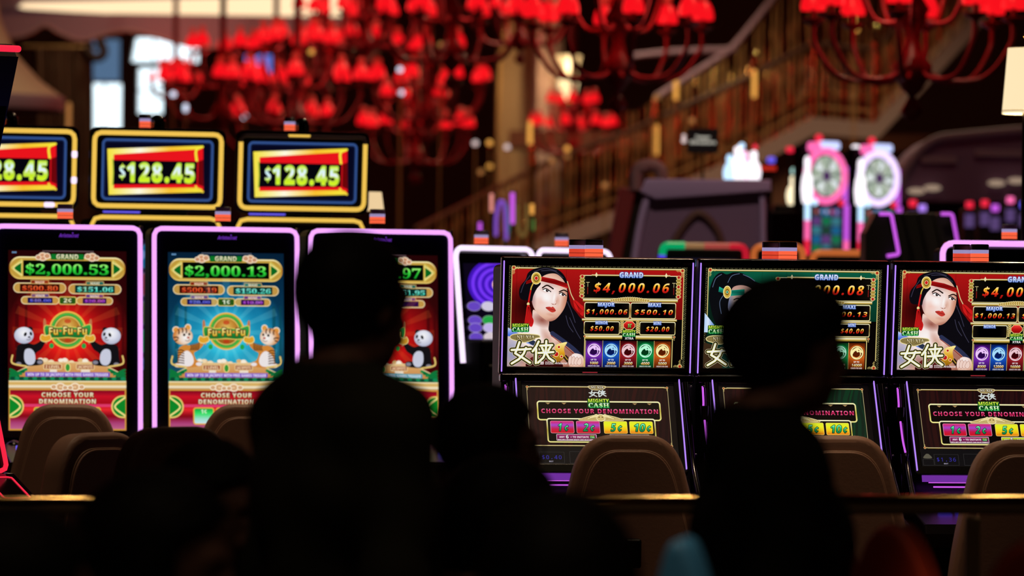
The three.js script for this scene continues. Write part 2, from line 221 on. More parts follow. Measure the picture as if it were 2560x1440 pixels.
function jackpotScreen(v) {                                      // upper screen of the dual-screen machines
  const [c, g] = canvas(1440, 820, 205, 262, 2112, 1350), green = v.green;
  meander(g, 205, 262, 2112, 1350);
  g.fillStyle = green ? vgrad(g, 300, 1340, '#0a5a40', '#043424', '#021a12') : vgrad(g, 300, 1340, '#b01414', '#7a0c0c', '#2a0404'); g.fillRect(252, 305, 1812, 1045);
  for (let i = 0; i < 7; i++) { g.fillStyle = 'rgba(0,0,0,0.16)'; g.fillRect(300 + i * 260, 305, 6, 1045); }
  g.fillStyle = rgrad(g, 430, 700, 300, 'rgba(10,0,0,0.85)', 'rgba(10,0,0,0)'); g.fillRect(252, 305, 700, 900);
  g.fillStyle = '#050303'; g.fillRect(1022, 830, 1042, 520);
  goldBar(g, 250, 292, 2070, 312); g.fillStyle = '#d8c47a'; g.fillRect(246, 300, 10, 650); g.fillRect(2060, 300, 10, 950);
  filigree(g, 262, 292, 0.9, 1, 1); filigree(g, 2056, 306, 0.9, -1, 1); filigree(g, 2056, 1330, 0.9, -1, -1);
  if (green) duelist(g); else warrior(g, '#d01c1c', '#780808');
  goldBox(g, 985, 372, 2020, 612, 8); goldBar(g, 1090, 360, 1920, 378); for (const x of [1140, 1878]) shapeP(g, '#efe2b0', [[x - 16, 368], [x, 338], [x + 16, 368], [x, 392]]);
  for (const x of [992, 2012]) { for (let y = 384; y < 610; y += 34) { oval(g, '#a88a3a', x, y, 26, 17, '#f0dc90', 4); } for (const y of [384, 484, 590]) oval(g, '#b01c18', x, y, 14, 17, '#ffd0a0', 3); }
  for (const x of [1052, 1962]) { curve(g, '#d8c890', 6, [[x - 16, 445], [x + 16, 445]]); curve(g, '#d8c890', 5, [[x, 445], [x, 490]]); curve(g, '#8a1a18', 9, [[x, 500], [x, 565]]); }
  const plate = (t, x0, x1, y0, y1) => { words(g, t, x0, x1, y0, y1, ['#ffffff', '#d4e2ff', '#9ab4e8'], { stroke: '#4a68b8', lw: 6, gap: 4 }); };
  plate('GRAND', 1382, 1636, 336, 390); amount(g, v.grand, 1105, 1905, 448, 548);
  goldBar(g, 1005, 612, 2008, 650); for (let i = 0; i < 17; i++) oval(g, '#b89848', 1310 + i * 24, 634 - 16 * Math.sin(i / 16 * Math.PI), 17, 15 + 8 * Math.sin(i / 16 * Math.PI), '#fff0b8', 4);
  goldBox(g, 1026, 658, 1500, 820); goldBox(g, 1514, 658, 1988, 820); plate('MAJOR', 1162, 1338, 656, 694); plate('MAXI', 1694, 1832, 656, 694);
  amount(g, v.major, 1035, 1472, 728, 780); amount(g, v.maxi, 1548, 1955, 728, 780); goldBar(g, 1000, 824, 2004, 852);
  goldBox(g, 1026, 858, 1398, 992); goldBox(g, 1614, 858, 1988, 992); plate('MINOR', 1143, 1272, 852, 884); plate('MINI', 1757, 1840, 852, 884);
  if (v.minor) amount(g, v.minor, 1085, 1332, 906, 956); amount(g, v.mini, 1675, 1922, 906, 956);
  for (const x of [1424, 1590]) for (let y = 858; y < 990; y += 22) oval(g, '#a88a3a', x, y, 18, 9, '#f4e4a0', 4);
  shapeP(g, vgrad(g, 850, 935, '#ff4a40', '#c01414', '#8a0808'), [[1440, 880], [1470, 850], [1532, 850], [1562, 880], [1562, 910], [1532, 938], [1470, 938], [1440, 910]], '#f8d890', 6); if (v.penny !== '') words(g, '1¢', 1478, 1522, 876, 920, ['#c8ff90', '#38c040'], { stroke: '#0a3a0c', lw: 4, skew: 0.2 });
  cashLogo(g, 1434, 942, 1568, 1012); rr(g, '#101010', 1452, 1016, 106, 34, 6); words(g, 'XTRA', 1460, 1550, 1020, 1044, '#f8f8f8');
  goldBar(g, 1040, 996, 1430, 1044); goldBar(g, 1572, 996, 1960, 1044); filigree(g, 1030, 1010, 0.5, 1, 1); filigree(g, 1985, 1010, 0.5, -1, 1);
  [['#7a2ab8', '#2a0848', '#f0c8ff'], ['#1858c8', '#061a58', '#a8e0ff'], ['#a01c24', '#3a0408', '#f0c8d0'], ['#10984a', '#043818', '#b8ffd8'], ['#d8641c', '#581c04', '#fff0a8']].forEach(([a, b, d], i) => {
    const x = 1048 + i * 181.5, m = x + 88; g.fillStyle = vgrad(g, 1060, 1340, b, a, b); g.fillRect(x, 1060, 174, 282); g.fillStyle = '#d8c47a'; g.fillRect(x - 5, 1056, 5, 290);
    oval(g, b, m, 1162, 80, 80, a, 8); oval(g, null, m, 1162, 64, 66, d, 13); oval(g, null, m - 6, 1176, 46, 40, d, 10); blob(g, d, [[m - 58, 1150], [m - 30, 1120], [m + 10, 1105], [m + 52, 1140], [m + 58, 1166], [m + 30, 1152], [m + 4, 1158], [m - 10, 1140], [m - 34, 1160], [m - 50, 1190]]); oval(g, b, m + 20, 1138, 6, 5); curve(g, a, 6, [[m - 40, 1200], [m, 1212], [m + 40, 1190]]);
    words(g, 'UP TO', m - 32, m + 30, 1252, 1268, '#ffffff'); words(g, v.tiles[i], m - 10 * v.tiles[i].length - 6, m + 10 * v.tiles[i].length + 6, 1280, 1310, ['#ffffff', '#ffe9a0', '#e8a030'], { skew: 0.15, stroke: '#301008', lw: 3 }); words(g, 'CREDITS PER CARD', m - 62, m + 62, 1320, 1333, '#e8e8e8');
  });
  g.fillStyle = '#d8c47a'; g.fillRect(1030, 1030, 10, 320); g.fillRect(1958, 1030, 10, 320);
  cashLogo(g, 268, 886, 440, 972);
  blob(g, '#8a7a48', [[250, 1020], [300, 998], [420, 995], [540, 1005], [562, 1030], [520, 1040], [470, 1065], [400, 1085], [330, 1070], [262, 1050]], '#f0e0a0', 8); words(g, 'NU XIA', 318, 508, 1012, 1050, ['#fff8d8', '#c8b070'], { stroke: '#3a3010', lw: 4, family: 'serif' });
  hanzi(g, 268, 1082, 1, 1, [['#e8dcae', 58], ['#16100a', 50], ['#d8d06a', 28], ['#f6f6f0', 17]]);
  if (!green) { rr(g, '#f4f0f4', 576, 1286, 32, 30, 3); words(g, 'G', 582, 602, 1291, 1311, '#801818'); words(g, 'GIMMIE', 622, 712, 1285, 1298, '#e8d8d8'); words(g, 'GAMES', 622, 712, 1302, 1315, '#e8d8d8'); words(g, 'Aristocrat', 730, 858, 1290, 1312, '#f4eef0', { skew: 0.2 }); }
  return screenMaterial(c, 0.95);
}
function denominationScreen(v) {                                 // lower screen of the same machines
  const [c, g] = canvas(1100, 640, 372, 85, 1952, 1000);
  g.fillStyle = '#0a0608'; g.fillRect(372, 85, 1580, 915);
  g.fillStyle = '#1c0a0c'; g.fillRect(433, 145, 1445, 640); for (let i = 0; i < 26; i++) curve(g, v.green && i > 13 ? `rgba(16,${60 + 20 * (i % 3)},36,0.45)` : `rgba(${60 + 14 * (i % 4)},${16 + 4 * (i % 3)},22,0.24)`, 10 + (i * 7 % 5) * 9, [[460 + i * 56 + (i * 29 % 40), 150], [470 + i * 55, 300], [445 + i * 57, 500], [460 + i * 55, 780]]);
  if (v.green) { g.fillStyle = 'rgba(6,60,36,0.5)'; g.fillRect(1100, 145, 778, 640); }
  g.strokeStyle = '#b8a878'; g.lineWidth = 6; g.strokeRect(436, 142, 1442, 640); goldBar(g, 470, 134, 1850, 148); goldBar(g, 470, 776, 1850, 788); for (const [x, y, sx, sy] of [[436, 140, 1, 1], [1878, 140, -1, 1], [436, 784, 1, -1], [1878, 784, -1, -1]]) filigree(g, x, y, 0.5, sx, sy);
  rr(g, '#0a0504', 534, 302, 1252, 200, 26, vgrad(g, 300, 500, '#f4f0b8', '#c8b84a', '#f0e890'), 15); for (const x of [642, 806, 1530, 1680]) shapeP(g, '#a88858', [[x - 26, 316], [x + 26, 316], [x, 336]]);
  words(g, 'CHOOSE YOUR DENOMINATION', 566, 1768, 382, 428, ['#ff9ac0', '#f03878', '#c01848', '#ff6aa0'], { gap: 8, stroke: '#40041c', lw: 3 });
  rr(g, '#060304', 622, 490, 1098, 252, 24, vgrad(g, 490, 740, '#f8f4c8', '#b8a840', '#f0e890'), 14);
  for (let i = 0; i < 31; i++) { const t = i / 30, x = 960 + 430 * t, h = 14 + 44 * Math.sin(t * Math.PI); oval(g, '#a88a40', x, 506 - h / 2, 15, h / 1.7, '#f4e6a8', 5); } oval(g, '#d8c078', 1172, 478, 44, 38, '#fff4c8', 6); for (const s of [-1, 1]) { oval(g, '#5a3a10', 1172 + s * 17, 470, 8, 6); for (let i = 0; i < 4; i++) curve(g, '#f4e6a8', 7, [[1172 + s * 20, 460], [1172 + s * (40 + i * 18), 440 + i * 12], [1172 + s * (60 + i * 24), 446 + i * 14]]); }
  [['1¢', 655, 0], ['2¢', 919, 0], ['5¢', 1198, 1], ['10¢', 1460, 1]].forEach(([t, x, y]) => {
    rr(g, y ? vgrad(g, 516, 646, '#e0f030', '#f0f020', '#f8c818', '#e87818') : vgrad(g, 516, 646, '#e01c68', '#a848c8', '#c81848', '#d01018'), x, 516, 236, 130, 12, y ? '#f8d860' : '#e89ab0', 5);
    const n = t.length > 2 ? 1 : 0; words(g, t.slice(0, -1), x + 62 - n * 30, x + 112 + n * 40, 540, 624, ['#8affc0', '#18c070', '#0a8048'], { skew: 0.2, stroke: '#04281c', lw: 6 }); words(g, '¢', x + 132 + n * 34, x + 176 + n * 34, 562, 622, ['#8affc0', '#18c070', '#0a8048'], { skew: 0.2, stroke: '#04281c', lw: 6 });
  });
  [['6', 710, '#a0206a', '#5a0c38'], ['5', 1248, '#c8dc28', '#88a010']].forEach(([n, x, a, b]) => { rr(g, vgrad(g, 660, 726, a, b), x, 660, 404, 66, 6, '#f0d8e0', 5); words(g, 'ANY', x + 26, x + 80, 678, 698, '#f8f0f0'); words(g, n, x + 92, x + 122, 668, 704, '#ffffff', { stroke: '#301018', lw: 3 }); words(g, '+ TO INITIATE', x + 138, x + 326, 678, 698, '#f8f0f0'); cashLogo(g, x + 340, 672, x + 384, 700); words(g, 'WITH ANY ' + n + ' OR MORE MIGHTY CASH VALUE SYMBOLS', x + 8, x + 396, 712, 722, '#ffffff'); });
  cashLogo(g, 1052, 268, 1268, 366);
  blob(g, '#a89058', [[1064, 142], [1090, 128], [1220, 128], [1246, 142], [1200, 172], [1110, 172]], '#f4e8b8', 5); words(g, 'NU XIA', 1090, 1222, 132, 156, '#fff8e0', { stroke: '#3a2a10', lw: 4, family: 'serif' });
  hanzi(g, 1072, 180, 0.38, 0.3, [['#0c0808', 60], ['#f0ecd8', 34], ['#c8d8e0', 18]]);
  g.fillStyle = '#0a0a0e'; g.fillRect(372, 800, 1580, 200); g.strokeStyle = '#3a3838'; g.lineWidth = 3; g.strokeRect(524, 852, 250, 118); g.strokeRect(830, 846, 700, 124); g.strokeRect(405, 905, 110, 66);
  blob(g, '#5a5648', [[412, 892], [440, 850], [456, 846], [472, 850], [500, 892]]); words(g, v.bet, 544, 750, 886, 928, '#3a34b8', { gap: 10, font: '' , family: 'monospace' }); words(g, 'BET', 616, 662, 946, 958, '#b8b0c8');
  return screenMaterial(c, 0.95);
}
function panda(g, x, y, s, flip) {
  g.save(); g.translate(x, y); g.scale(flip ? -s : s, s);
  blob(g, '#141216', [[-46, 80], [-40, 20], [-10, 0], [30, 0], [60, 6], [92, -12], [112, -30], [124, -14], [104, 30], [70, 56], [58, 90], [100, 92], [112, 112], [96, 124], [40, 130], [-30, 130], [-52, 118]]);
  blob(g, '#cfd2e4', [[6, 40], [36, 30], [60, 52], [66, 96], [50, 122], [20, 122], [2, 92]]); oval(g, '#8a8694', -30, 118, 16, 10); oval(g, '#8a8694', 92, 108, 16, 11);
  oval(g, '#18161a', -40, -64, 16, 16); oval(g, '#18161a', 36, -82, 15, 15); oval(g, rgrad(g, 0, -60, 62, '#ffffff', '#e4e6f4', '#b8bcd4'), 0, -46, 56, 48);
  oval(g, '#1a1a20', 8, -52, 8, 12, null, 0, 0.4); oval(g, '#1a1a20', 40, -56, 7, 11, null, 0, -0.3); oval(g, '#2a2228', 30, -36, 7, 5); curve(g, '#4a3a40', 3, [[16, -22], [30, -20], [40, -30]]);
  blob(g, '#e8a830', [[94, -30], [104, -52], [124, -44], [150, -50], [156, -24], [128, -10], [104, -14]], '#fff0a0', 4); g.restore();
}
function tiger(g, x, y, s, flip) {
  g.save(); g.translate(x, y); g.scale(flip ? -s : s, s);
  blob(g, '#d88a38', [[-34, 100], [-30, 30], [0, 4], [40, 4], [80, -6], [108, -22], [118, 0], [92, 30], [62, 50], [76, 90], [104, 104], [100, 124], [40, 134], [-40, 134], [-56, 116]]);
  blob(g, '#f4ecec', [[-16, 60], [20, 36], [50, 60], [60, 100], [40, 126], [-10, 126], [-30, 100]]); for (let i = 0; i < 6; i++) { curve(g, '#4a2410', 6, [[-34, 36 + i * 14], [-14, 32 + i * 15], [2, 40 + i * 14]]); curve(g, '#4a2410', 5, [[40 + i * 10, -2 - i * 2], [46 + i * 9, 16], [40 + i * 9, 32]]); } oval(g, '#f0e8ea', -36, 122, 18, 11); oval(g, '#f0e8ea', 90, 114, 18, 11);
  oval(g, '#e8a048', -44, -84, 19, 19, '#fff0e0', 5); oval(g, '#e8a048', 26, -98, 17, 19, '#fff0e0', 5); oval(g, rgrad(g, 10, -40, 66, '#ffffff', '#f4dcc8', '#d8843a'), -4, -48, 58, 50);
  for (const [a, b] of [[-30, -86], [-8, -94], [14, -92]]) curve(g, '#4a2410', 7, [[a, b], [a + 4, b + 14], [a + 2, b + 24]]); curve(g, '#4a2410', 7, [[-56, -40], [-40, -42], [-30, -36]]); curve(g, '#4a2410', 7, [[-50, -20], [-36, -26]]);
  oval(g, '#28180e', 4, -56, 7, 8); oval(g, '#28180e', 34, -60, 6, 8); oval(g, '#c05a4a', 28, -40, 8, 6); curve(g, '#6a3a30', 3, [[10, -24], [26, -20], [38, -30]]);
  blob(g, '#e8a830', [[88, -28], [98, -50], [118, -42], [144, -48], [150, -22], [122, -8], [98, -12]], '#fff0a0', 4); g.restore();
}
function luckScreen(v) {                                         // tall screen of the portrait machines
  const [c, g] = canvas(760, 1150, 75, 188, 720, 1166);
  g.fillStyle = v.blue ? vgrad(g, 188, 900, '#06283e', '#0e6a96', '#28b8d8', '#60e0e8') : vgrad(g, 188, 900, '#140406', '#5a0a0c', '#b01014', '#c81a14'); g.fillRect(75, 188, 645, 720);
  g.fillStyle = v.blue ? rgrad(g, 398, 640, 330, '#a8f4f8', '#30c0e0', 'rgba(10,90,140,0.2)', 'rgba(4,30,54,0.75)') : rgrad(g, 398, 640, 340, '#ff5a40', '#e81c18', 'rgba(150,10,14,0.4)', 'rgba(40,4,6,0.85)'); g.fillRect(75, 188, 645, 720);
  for (const [x, w] of [[112, 20], [165, 14], [655, 18], [694, 12]]) { g.fillStyle = v.blue ? 'rgba(6,70,84,0.6)' : 'rgba(60,4,8,0.6)'; g.fillRect(x, 480, w, 330); }
  rr(g, '#c8a040', 84, 226, 626, 116, 56, vgrad(g, 226, 342, '#fff0b0', '#b87820', '#f0d070'), 8); rr(g, '#020602', 154, 240, 486, 92, 4, '#e0b850', 4);
  for (const s of [0, 1]) { const X = (x) => (s ? 794 - x : x); shapeP(g, '#0a6a20', [[X(92), 284], [X(148), 238], [X(148), 332]], '#e8d060', 6); curve(g, '#f0e08a', 9, [[X(148), 250], [X(104), 286], [X(148), 322]]); for (const [x, y, r] of [[262, 222, 24], [286, 218, 16], [238, 226, 14]]) { oval(g, '#e8b088', X(x), y, r, r * 0.9, '#fbe4c8', 5); oval(g, null, X(x), y, r * 0.5, r * 0.4, '#b0704a', 4); } }
  rr(g, '#0a7a28', 308, 206, 178, 30, 4, '#0c4a18', 3); words(g, 'GRAND', 334, 458, 208, 234, ['#fff8d8', '#d8e0a0'], { stroke: '#1c3c10', lw: 3 });
  words(g, v.grand, 164, 626, 262, 316, ['#b0ff80', '#38e040', '#1cb030'], { family: 'serif', stroke: '#0a5a14', lw: 3 });
  const pill = (t, x0, x1, y0, y1, a, b, tag2, tagc) => { rr(g, '#c89a48', x0, y0, x1 - x0, y1 - y0, (y1 - y0) / 2, '#fbe8b8', 4); rr(g, b, x0 + 34, y0 + 5, x1 - x0 - 68, y1 - y0 - 10, 3); words(g, t, x0 + 44, x1 - 42, y0 + 14, y1 - 11, a, { family: 'serif', stroke: b, lw: 1 }); rr(g, tagc, (x0 + x1) / 2 - 48, y0 - 16, 96, 19, 4, '#e8c070', 3); words(g, tag2, (x0 + x1) / 2 - 26, (x0 + x1) / 2 + 26, y0 - 12, y0 + 1, '#ffe8c8'); };
  pill(v.major, 104, 388, 366, 418, ['#ff7a40', '#e03818'], '#3a0604', 'MAJOR', '#8a2410'); pill(v.maxi, 404, 690, 370, 422, ['#a0fff0', '#40e0c0'], '#04302c', 'MAXI', '#1a6a60'); pill(v.minor, 146, 350, 440, 480, ['#8a90ff', '#5a58f0'], '#0c0a50', 'MINOR', '#6a4a8a'); pill(v.mini, 446, 644, 440, 480, ['#e070ff', '#b038e0'], '#300848', 'MINI', '#6a308a');
  rr(g, '#2a5a14', 352, 440, 92, 40, 10, '#f0d070', 5); words(g, v.denom, 374, 422, 448, 470, '#f4ffd8', { stroke: '#183008', lw: 3 });
  for (let i = 0; i < 16; i++) { g.save(); g.translate(398, 626); g.rotate(i * Math.PI / 8); shapeP(g, v.blue ? 'rgba(200,255,255,0.14)' : 'rgba(255,150,60,0.16)', [[0, 0], [300, -22], [300, 22]]); g.restore(); }
  oval(g, '#1c8a34', 398, 620, 96, 98, '#f4c050', 10); oval(g, null, 398, 620, 84, 86, '#5ac84a', 7); oval(g, rgrad(g, 398, 600, 80, '#f8d878', '#d8a040', '#a86820'), 398, 620, 72, 74, '#f0d070', 5); for (let i = 0; i < 6; i++) oval(g, null, 398, 620, 16 + i * 9, 14 + i * 9, 'rgba(140,70,20,0.5)', 3); oval(g, 'rgba(200,40,20,0.6)', 398, 572, 18, 12); oval(g, 'rgba(200,40,20,0.6)', 398, 676, 18, 10);
  for (const s of [-1, 1]) { blob(g, '#c87a50', [[398 + s * 118, 574], [398 + s * 132, 570], [398 + s * 128, 672], [398 + s * 112, 690]]); oval(g, '#28a848', 398 + s * 88, 706, 12, 14); }
  blob(g, vgrad(g, 590, 670, '#38b050', '#0c6a28'), [[275, 598], [340, 606], [398, 602], [460, 606], [522, 590], [516, 650], [460, 664], [398, 660], [340, 664], [282, 656]], '#e8d060', 5);
  words(g, 'Fu', 292, 348, 606, 646, ['#fff8b0', '#f0c838'], { stroke: '#6a3a08', lw: 5 }); words(g, 'Fu', 370, 428, 602, 644, ['#fff8b0', '#f0c838'], { stroke: '#6a3a08', lw: 5 }); words(g, 'Fu', 448, 506, 604, 644, ['#fff8b0', '#f0c838'], { stroke: '#6a3a08', lw: 5 }); oval(g, '#f08030', 358, 624, 7, 7); oval(g, '#f08030', 438, 624, 7, 7);
  for (let i = 0; i < 40; i++) oval(g, ['#fff4e0', '#f8e0b8', '#e8b878'][i % 3], 250 + (i * 37 % 300), 782 + (i * 13 % 36), 15, 10);
  shapeP(g, vgrad(g, 780, 900, '#e8b878', '#c88040'), [[110, 856], [180, 820], [240, 796], [550, 796], [620, 820], [690, 856], [690, 900], [110, 900]], '#f4dca8', 5); for (const [t, x] of [['2 LEVEL', 268], ['JACKPOTS', 446]]) { rr(g, '#a85428', x, 806, 96, 28, 5, '#f8e0a8', 4); words(g, t, x + 8, x + 88, 812, 828, '#ffe8c0'); } oval(g, '#3a9a38', 398, 824, 14, 22, '#f8e090', 5); rr(g, '#f4e4d0', 300, 836, 40, 16, 4); rr(g, '#f4e4d0', 470, 836, 50, 16, 4);
  const beast = v.blue ? tiger : panda; beast(g, 160, 694, 0.94, false); beast(g, 636, 694, 0.94, true);
  for (const s of [-1, 1]) { curve(g, '#e8c870', 10, [[398 + s * 226, 818], [398 + s * 300, 802], [398 + s * 300, 760]]); for (let i = 0; i < 7; i++) curve(g, i % 2 ? '#0c6a34' : '#128a48', 15, [[398 + s * 270, 860], [398 + s * (250 + i * 9), 846 + i * 4], [398 + s * (226 + i * 14), 836 + i * 12]]); for (let i = 0; i < 5; i++) curve(g, '#0e7a3c', 13, [[398 + s * 270, 858], [398 + s * (296 + i * 3), 842 + i * 10], [398 + s * 312, 836 + i * 16]]); }
  rr(g, v.blue || !v.third ? '#7a4ac8' : '#28a0b0', 168, 850, 460, 24, 4); words(g, 'WIN UP TO 3X JACKPOT WITH FREE GAMES TRIGGER', 178, 620, 855, 870, '#f8f0ff');
  g.fillStyle = '#0c5a3c'; g.fillRect(88, 876, 620, 20); for (let i = 0; i < 26; i++) oval(g, i % 2 ? '#158a58' : '#0a4a30', 100 + i * 24, 884, 14, 9);
  g.fillStyle = vgrad(g, 896, 944, '#f8ecc8', '#d8a850', '#fff4d8', '#a8702c'); g.fillRect(78, 896, 640, 48);
  g.fillStyle = vgrad(g, 944, 1160, '#7a0820', '#d01428', '#b00c1c', '#f02a30', '#8a0818', '#b04078', '#c86a90'); g.fillRect(78, 942, 640, 224); g.fillStyle = 'rgba(255,90,170,0.55)'; g.fillRect(78, 1022, 640, 16); g.strokeStyle = '#d89a40'; g.lineWidth = 8; g.strokeRect(82, 944, 632, 218);
  for (const s of [-1, 1]) { for (const [x, y, r] of [[40, 930, 25], [14, 934, 14], [76, 930, 15]]) { oval(g, '#f0c898', 398 + s * x, y, r, r * 0.8, '#fff0d8', 5); oval(g, null, 398 + s * x, y, r * 0.5, r * 0.4, '#c08050', 4); } }
  words(g, 'CHOOSE YOUR', 254, 540, 960, 984, ['#fffbe8', '#f0d8a0'], { stroke: '#8a3a18', lw: 4, gap: 6 }); words(g, 'DENOMINATION', 240, 554, 996, 1020, ['#fffbe8', '#f0d8a0'], { stroke: '#8a3a18', lw: 4, gap: 6 });
  for (const s of [-1, 1]) { g.save(); g.beginPath(); g.rect(82, 944, 632, 218); g.clip(); oval(g, '#0e8a28', 398 + s * 304, 1036, 62, 58, '#f0d070', 9); curve(g, '#f4e48a', 10, [[398 + s * 312, 988], [398 + s * 258, 1036], [398 + s * 312, 1084]]); g.restore(); }
  ['1¢', '2¢', '5¢'].forEach((t, i) => { const x = 216 + i * 125; rr(g, vgrad(g, 1042, 1130, '#0ca040', '#38e868', '#a0e8d0', '#d8f0ff'), x, 1042, 110, 88, 12, '#f0b040', 7); words(g, t, x + 38, x + 74, 1050, 1072, '#e8ffe0'); });
  words(g, '▪ 800', 84, 120, 195, 204, '#8ac8ff'); for (let i = 0; i < 40; i++) { g.fillStyle = 'rgba(220,210,220,0.5)'; g.fillRect(262 + i * 7, 188, 4, 6); }
  return screenMaterial(c, 0.9);
}
function prizeScreen() {                                         // the jackpot meter above the back row
  const [c, g] = canvas(700, 390, 1010, 205, 2110, 810);
  g.fillStyle = '#02030c'; g.fillRect(1010, 205, 1100, 605);
  rr(g, '#04061c', 1026, 224, 1070, 570, 40, '#31508c', 24); rr(g, null, 1044, 244, 1034, 532, 26, '#0c1638', 14);
  shapeP(g, vgrad(g, 300, 750, '#e8121c', '#7a0408', '#e0101a'), [[1072, 318], [2004, 268], [2018, 714], [1092, 750]]);
  shapeP(g, hgrad(g, 1072, 2004, '#f4e040', '#fffbe0', '#f8c030', '#f4e83a'), [[1066, 312], [2000, 264], [1976, 300], [1136, 366], [1136, 690], [1990, 672], [2020, 716], [1090, 756]]);
  shapeP(g, '#e8131b', [[1130, 368], [1960, 308], [2004, 300], [2014, 690], [1960, 672], [1136, 694]]); shapeP(g, '#6a0408', [[1960, 420], [2008, 400], [2014, 660], [1960, 640]]);
  curve(g, '#f4e83a', 24, [[1998, 276], [1936, 312], [1944, 412]]); curve(g, '#f4d83a', 22, [[1940, 660], [1962, 690], [2010, 712]]);
  shapeP(g, '#02030a', [[1126, 420], [1950, 420], [1950, 638], [1126, 656]]); curve(g, '#b8c838', 12, [[1120, 410], [1128, 540], [1124, 660]]);
  words(g, '$', 1182, 1250, 460, 600, ['#d8f030', '#d0f4ff', '#dff8ff', '#c8f020'], { stroke: '#0a1004', lw: 4 });
  words(g, '128.45', 1256, 1930, 446, 620, ['#c8f028', '#d8f4ff', '#e8f0ff', '#c0e828', '#d8f81c'], { stroke: '#c4e848', lw: 11, gap: 10 });
  return screenMaterial(c, 1.0);
}
function swirlScreen() {
  const [c, g] = canvas(300, 480, 0, 0, 300, 480); g.fillStyle = '#0a0418'; g.fillRect(0, 0, 300, 480);
  for (let i = 9; i > 0; i--) oval(g, i % 2 ? '#4416c0' : '#7a38ff', 170, 110, i * 17, i * 15); oval(g, '#ffc890', 180, 110, 40, 34);
  [['#d8d0e8', 220], ['#28a848', 292], ['#c8b8f0', 330], ['#e0d0d8', 378], ['#b8a0e8', 430]].forEach(([q, y], i) => { for (let k = 0; k < 4; k++) oval(g, k % 2 ? q : ['#6a48c8', '#1c8a48', '#e8e0f0', '#8a5ad0'][k], 40 + k * 72, y, 34, 24, 'rgba(255,255,255,0.4)', 4); });
  return screenMaterial(c, 0.9);
}
function reelScreen(hue) {
  const [c, g] = canvas(220, 300, 0, 0, 220, 300); g.fillStyle = '#1c1a38'; g.fillRect(0, 0, 220, 300); const cols = [['#26503c', '#1c7ab0', '#7a4a98', '#18905a', '#4898a8'], ['#5a6a48', '#2080b8', '#1a9a64', '#a04860', '#5a80c8']][hue];
  for (let r = 0; r < 6; r++) for (let k = 0; k < 3; k++) rr(g, cols[(r * 2 + k) % 5], 10 + k * 70, 8 + r * 49, 62, 42, 10, 'rgba(150,170,210,0.4)', 4);
  g.fillStyle = '#15101c'; g.fillRect(78, 226, 66, 70); for (let k = 0; k < 5; k++) oval(g, ['#f04868', '#8ab0f0', '#d8d0f8'][k % 3], 40 + k * 36, 26, 13, 11); return screenMaterial(c, 0.55);
}
function wheelFace(k) {
  const [c, g] = canvas(256, 256, -128, -128, 128, 128); g.fillStyle = '#9aa89a'; g.fillRect(-128, -128, 256, 256);
  for (let i = 0; i < 22; i++) { g.beginPath(); g.moveTo(0, 0); g.arc(0, 0, 128, i * Math.PI / 11, (i + 1) * Math.PI / 11); g.closePath(); g.fillStyle = ['#b8c4b4', '#7e8c80', '#d0d6cc', '#98a890'][i % 4]; g.fill(); }
  for (let i = 0; i < 4; i++) { const a = 0.6 + i * 1.62 + k; oval(g, '#f4fbff', Math.cos(a) * 82, Math.sin(a) * 82, 30, 17, null, 0, a); } oval(g, '#4a2c5a', 0, 0, 32, 32, '#8a6a98', 5); return screenMaterial(c, 0.9);
}
function stackScreen() { const [c, g] = canvas(200, 120, 0, 0, 200, 120); g.fillStyle = '#0c0c3a'; g.fillRect(0, 0, 200, 120); oval(g, '#d8e8e8', 100, 70, 60, 50); oval(g, '#3868d8', 168, 44, 14, 14); oval(g, '#d89a50', 30, 30, 24, 14); return screenMaterial(c, 0.8); }
function sheet(w, h) { return new THREE.PlaneGeometry(w, h); }
function panelLight(parent, color, k, w, h, z = 0.012) { const l = new THREE.RectAreaLight(color, k, w, h); l.name = 'screen_light'; l.position.set(0, 0, z); l.rotation.y = Math.PI; parent.add(l); return l; }

// ---------------------------------------------------------------- the room
const carpetMap = noiseTexture(256, (u, v) => { const n = vnoise(u * 8, v * 8, 8), m = vnoise(u * 40 + 3, v * 40, 40), f = Math.sin(u * 25.13) * Math.sin(v * 25.13); const a = f > 0.35 ? [96, 40, 26] : f < -0.35 ? [34, 26, 44] : [58, 22, 24]; return a.map((x) => x * (0.65 + 0.35 * n + 0.25 * m)); }, [14, 40], true);
const carpet = std(0xffffff, 0.95, 0, { map: carpetMap });
const plasterBump = noiseTexture(128, (u, v) => { const n = 255 * vnoise(u * 32, v * 32, 32); return [n, n, n]; }, [20, 8]);
const wallMat = std(lin(0.13, 0.065, 0.05), 0.8, 0, { bumpMap: plasterBump, bumpScale: 0.002 }), ceilMat = std(lin(0.30, 0.22, 0.20), 0.9);
const X0 = -13, X1 = 13, ZN = 4, ZF = -60, CEIL = 7.2;
struct('floor', bx(X1 - X0 + 0.6, 0.3, ZN - ZF + 0.6, 0, -0.15, (ZN + ZF) / 2), carpet, 'dark patterned casino carpet');
struct('ceiling', bx(X1 - X0 + 0.6, 0.3, ZN - ZF + 0.6, 0, CEIL + 0.15, (ZN + ZF) / 2), ceilMat, 'high plaster ceiling');
struct('wall_left', bx(0.3, CEIL, ZN - ZF, X0 - 0.15, CEIL / 2, (ZN + ZF) / 2), wallMat, 'dark brown left wall');
struct('wall_right', bx(0.3, CEIL, ZN - ZF, X1 + 0.15, CEIL / 2, (ZN + ZF) / 2), wallMat, 'dark brown right wall');
struct('wall_front', bx(X1 - X0 + 0.6, CEIL, 0.3, 0, CEIL / 2, ZN + 0.15), wallMat, 'wall behind the viewer');
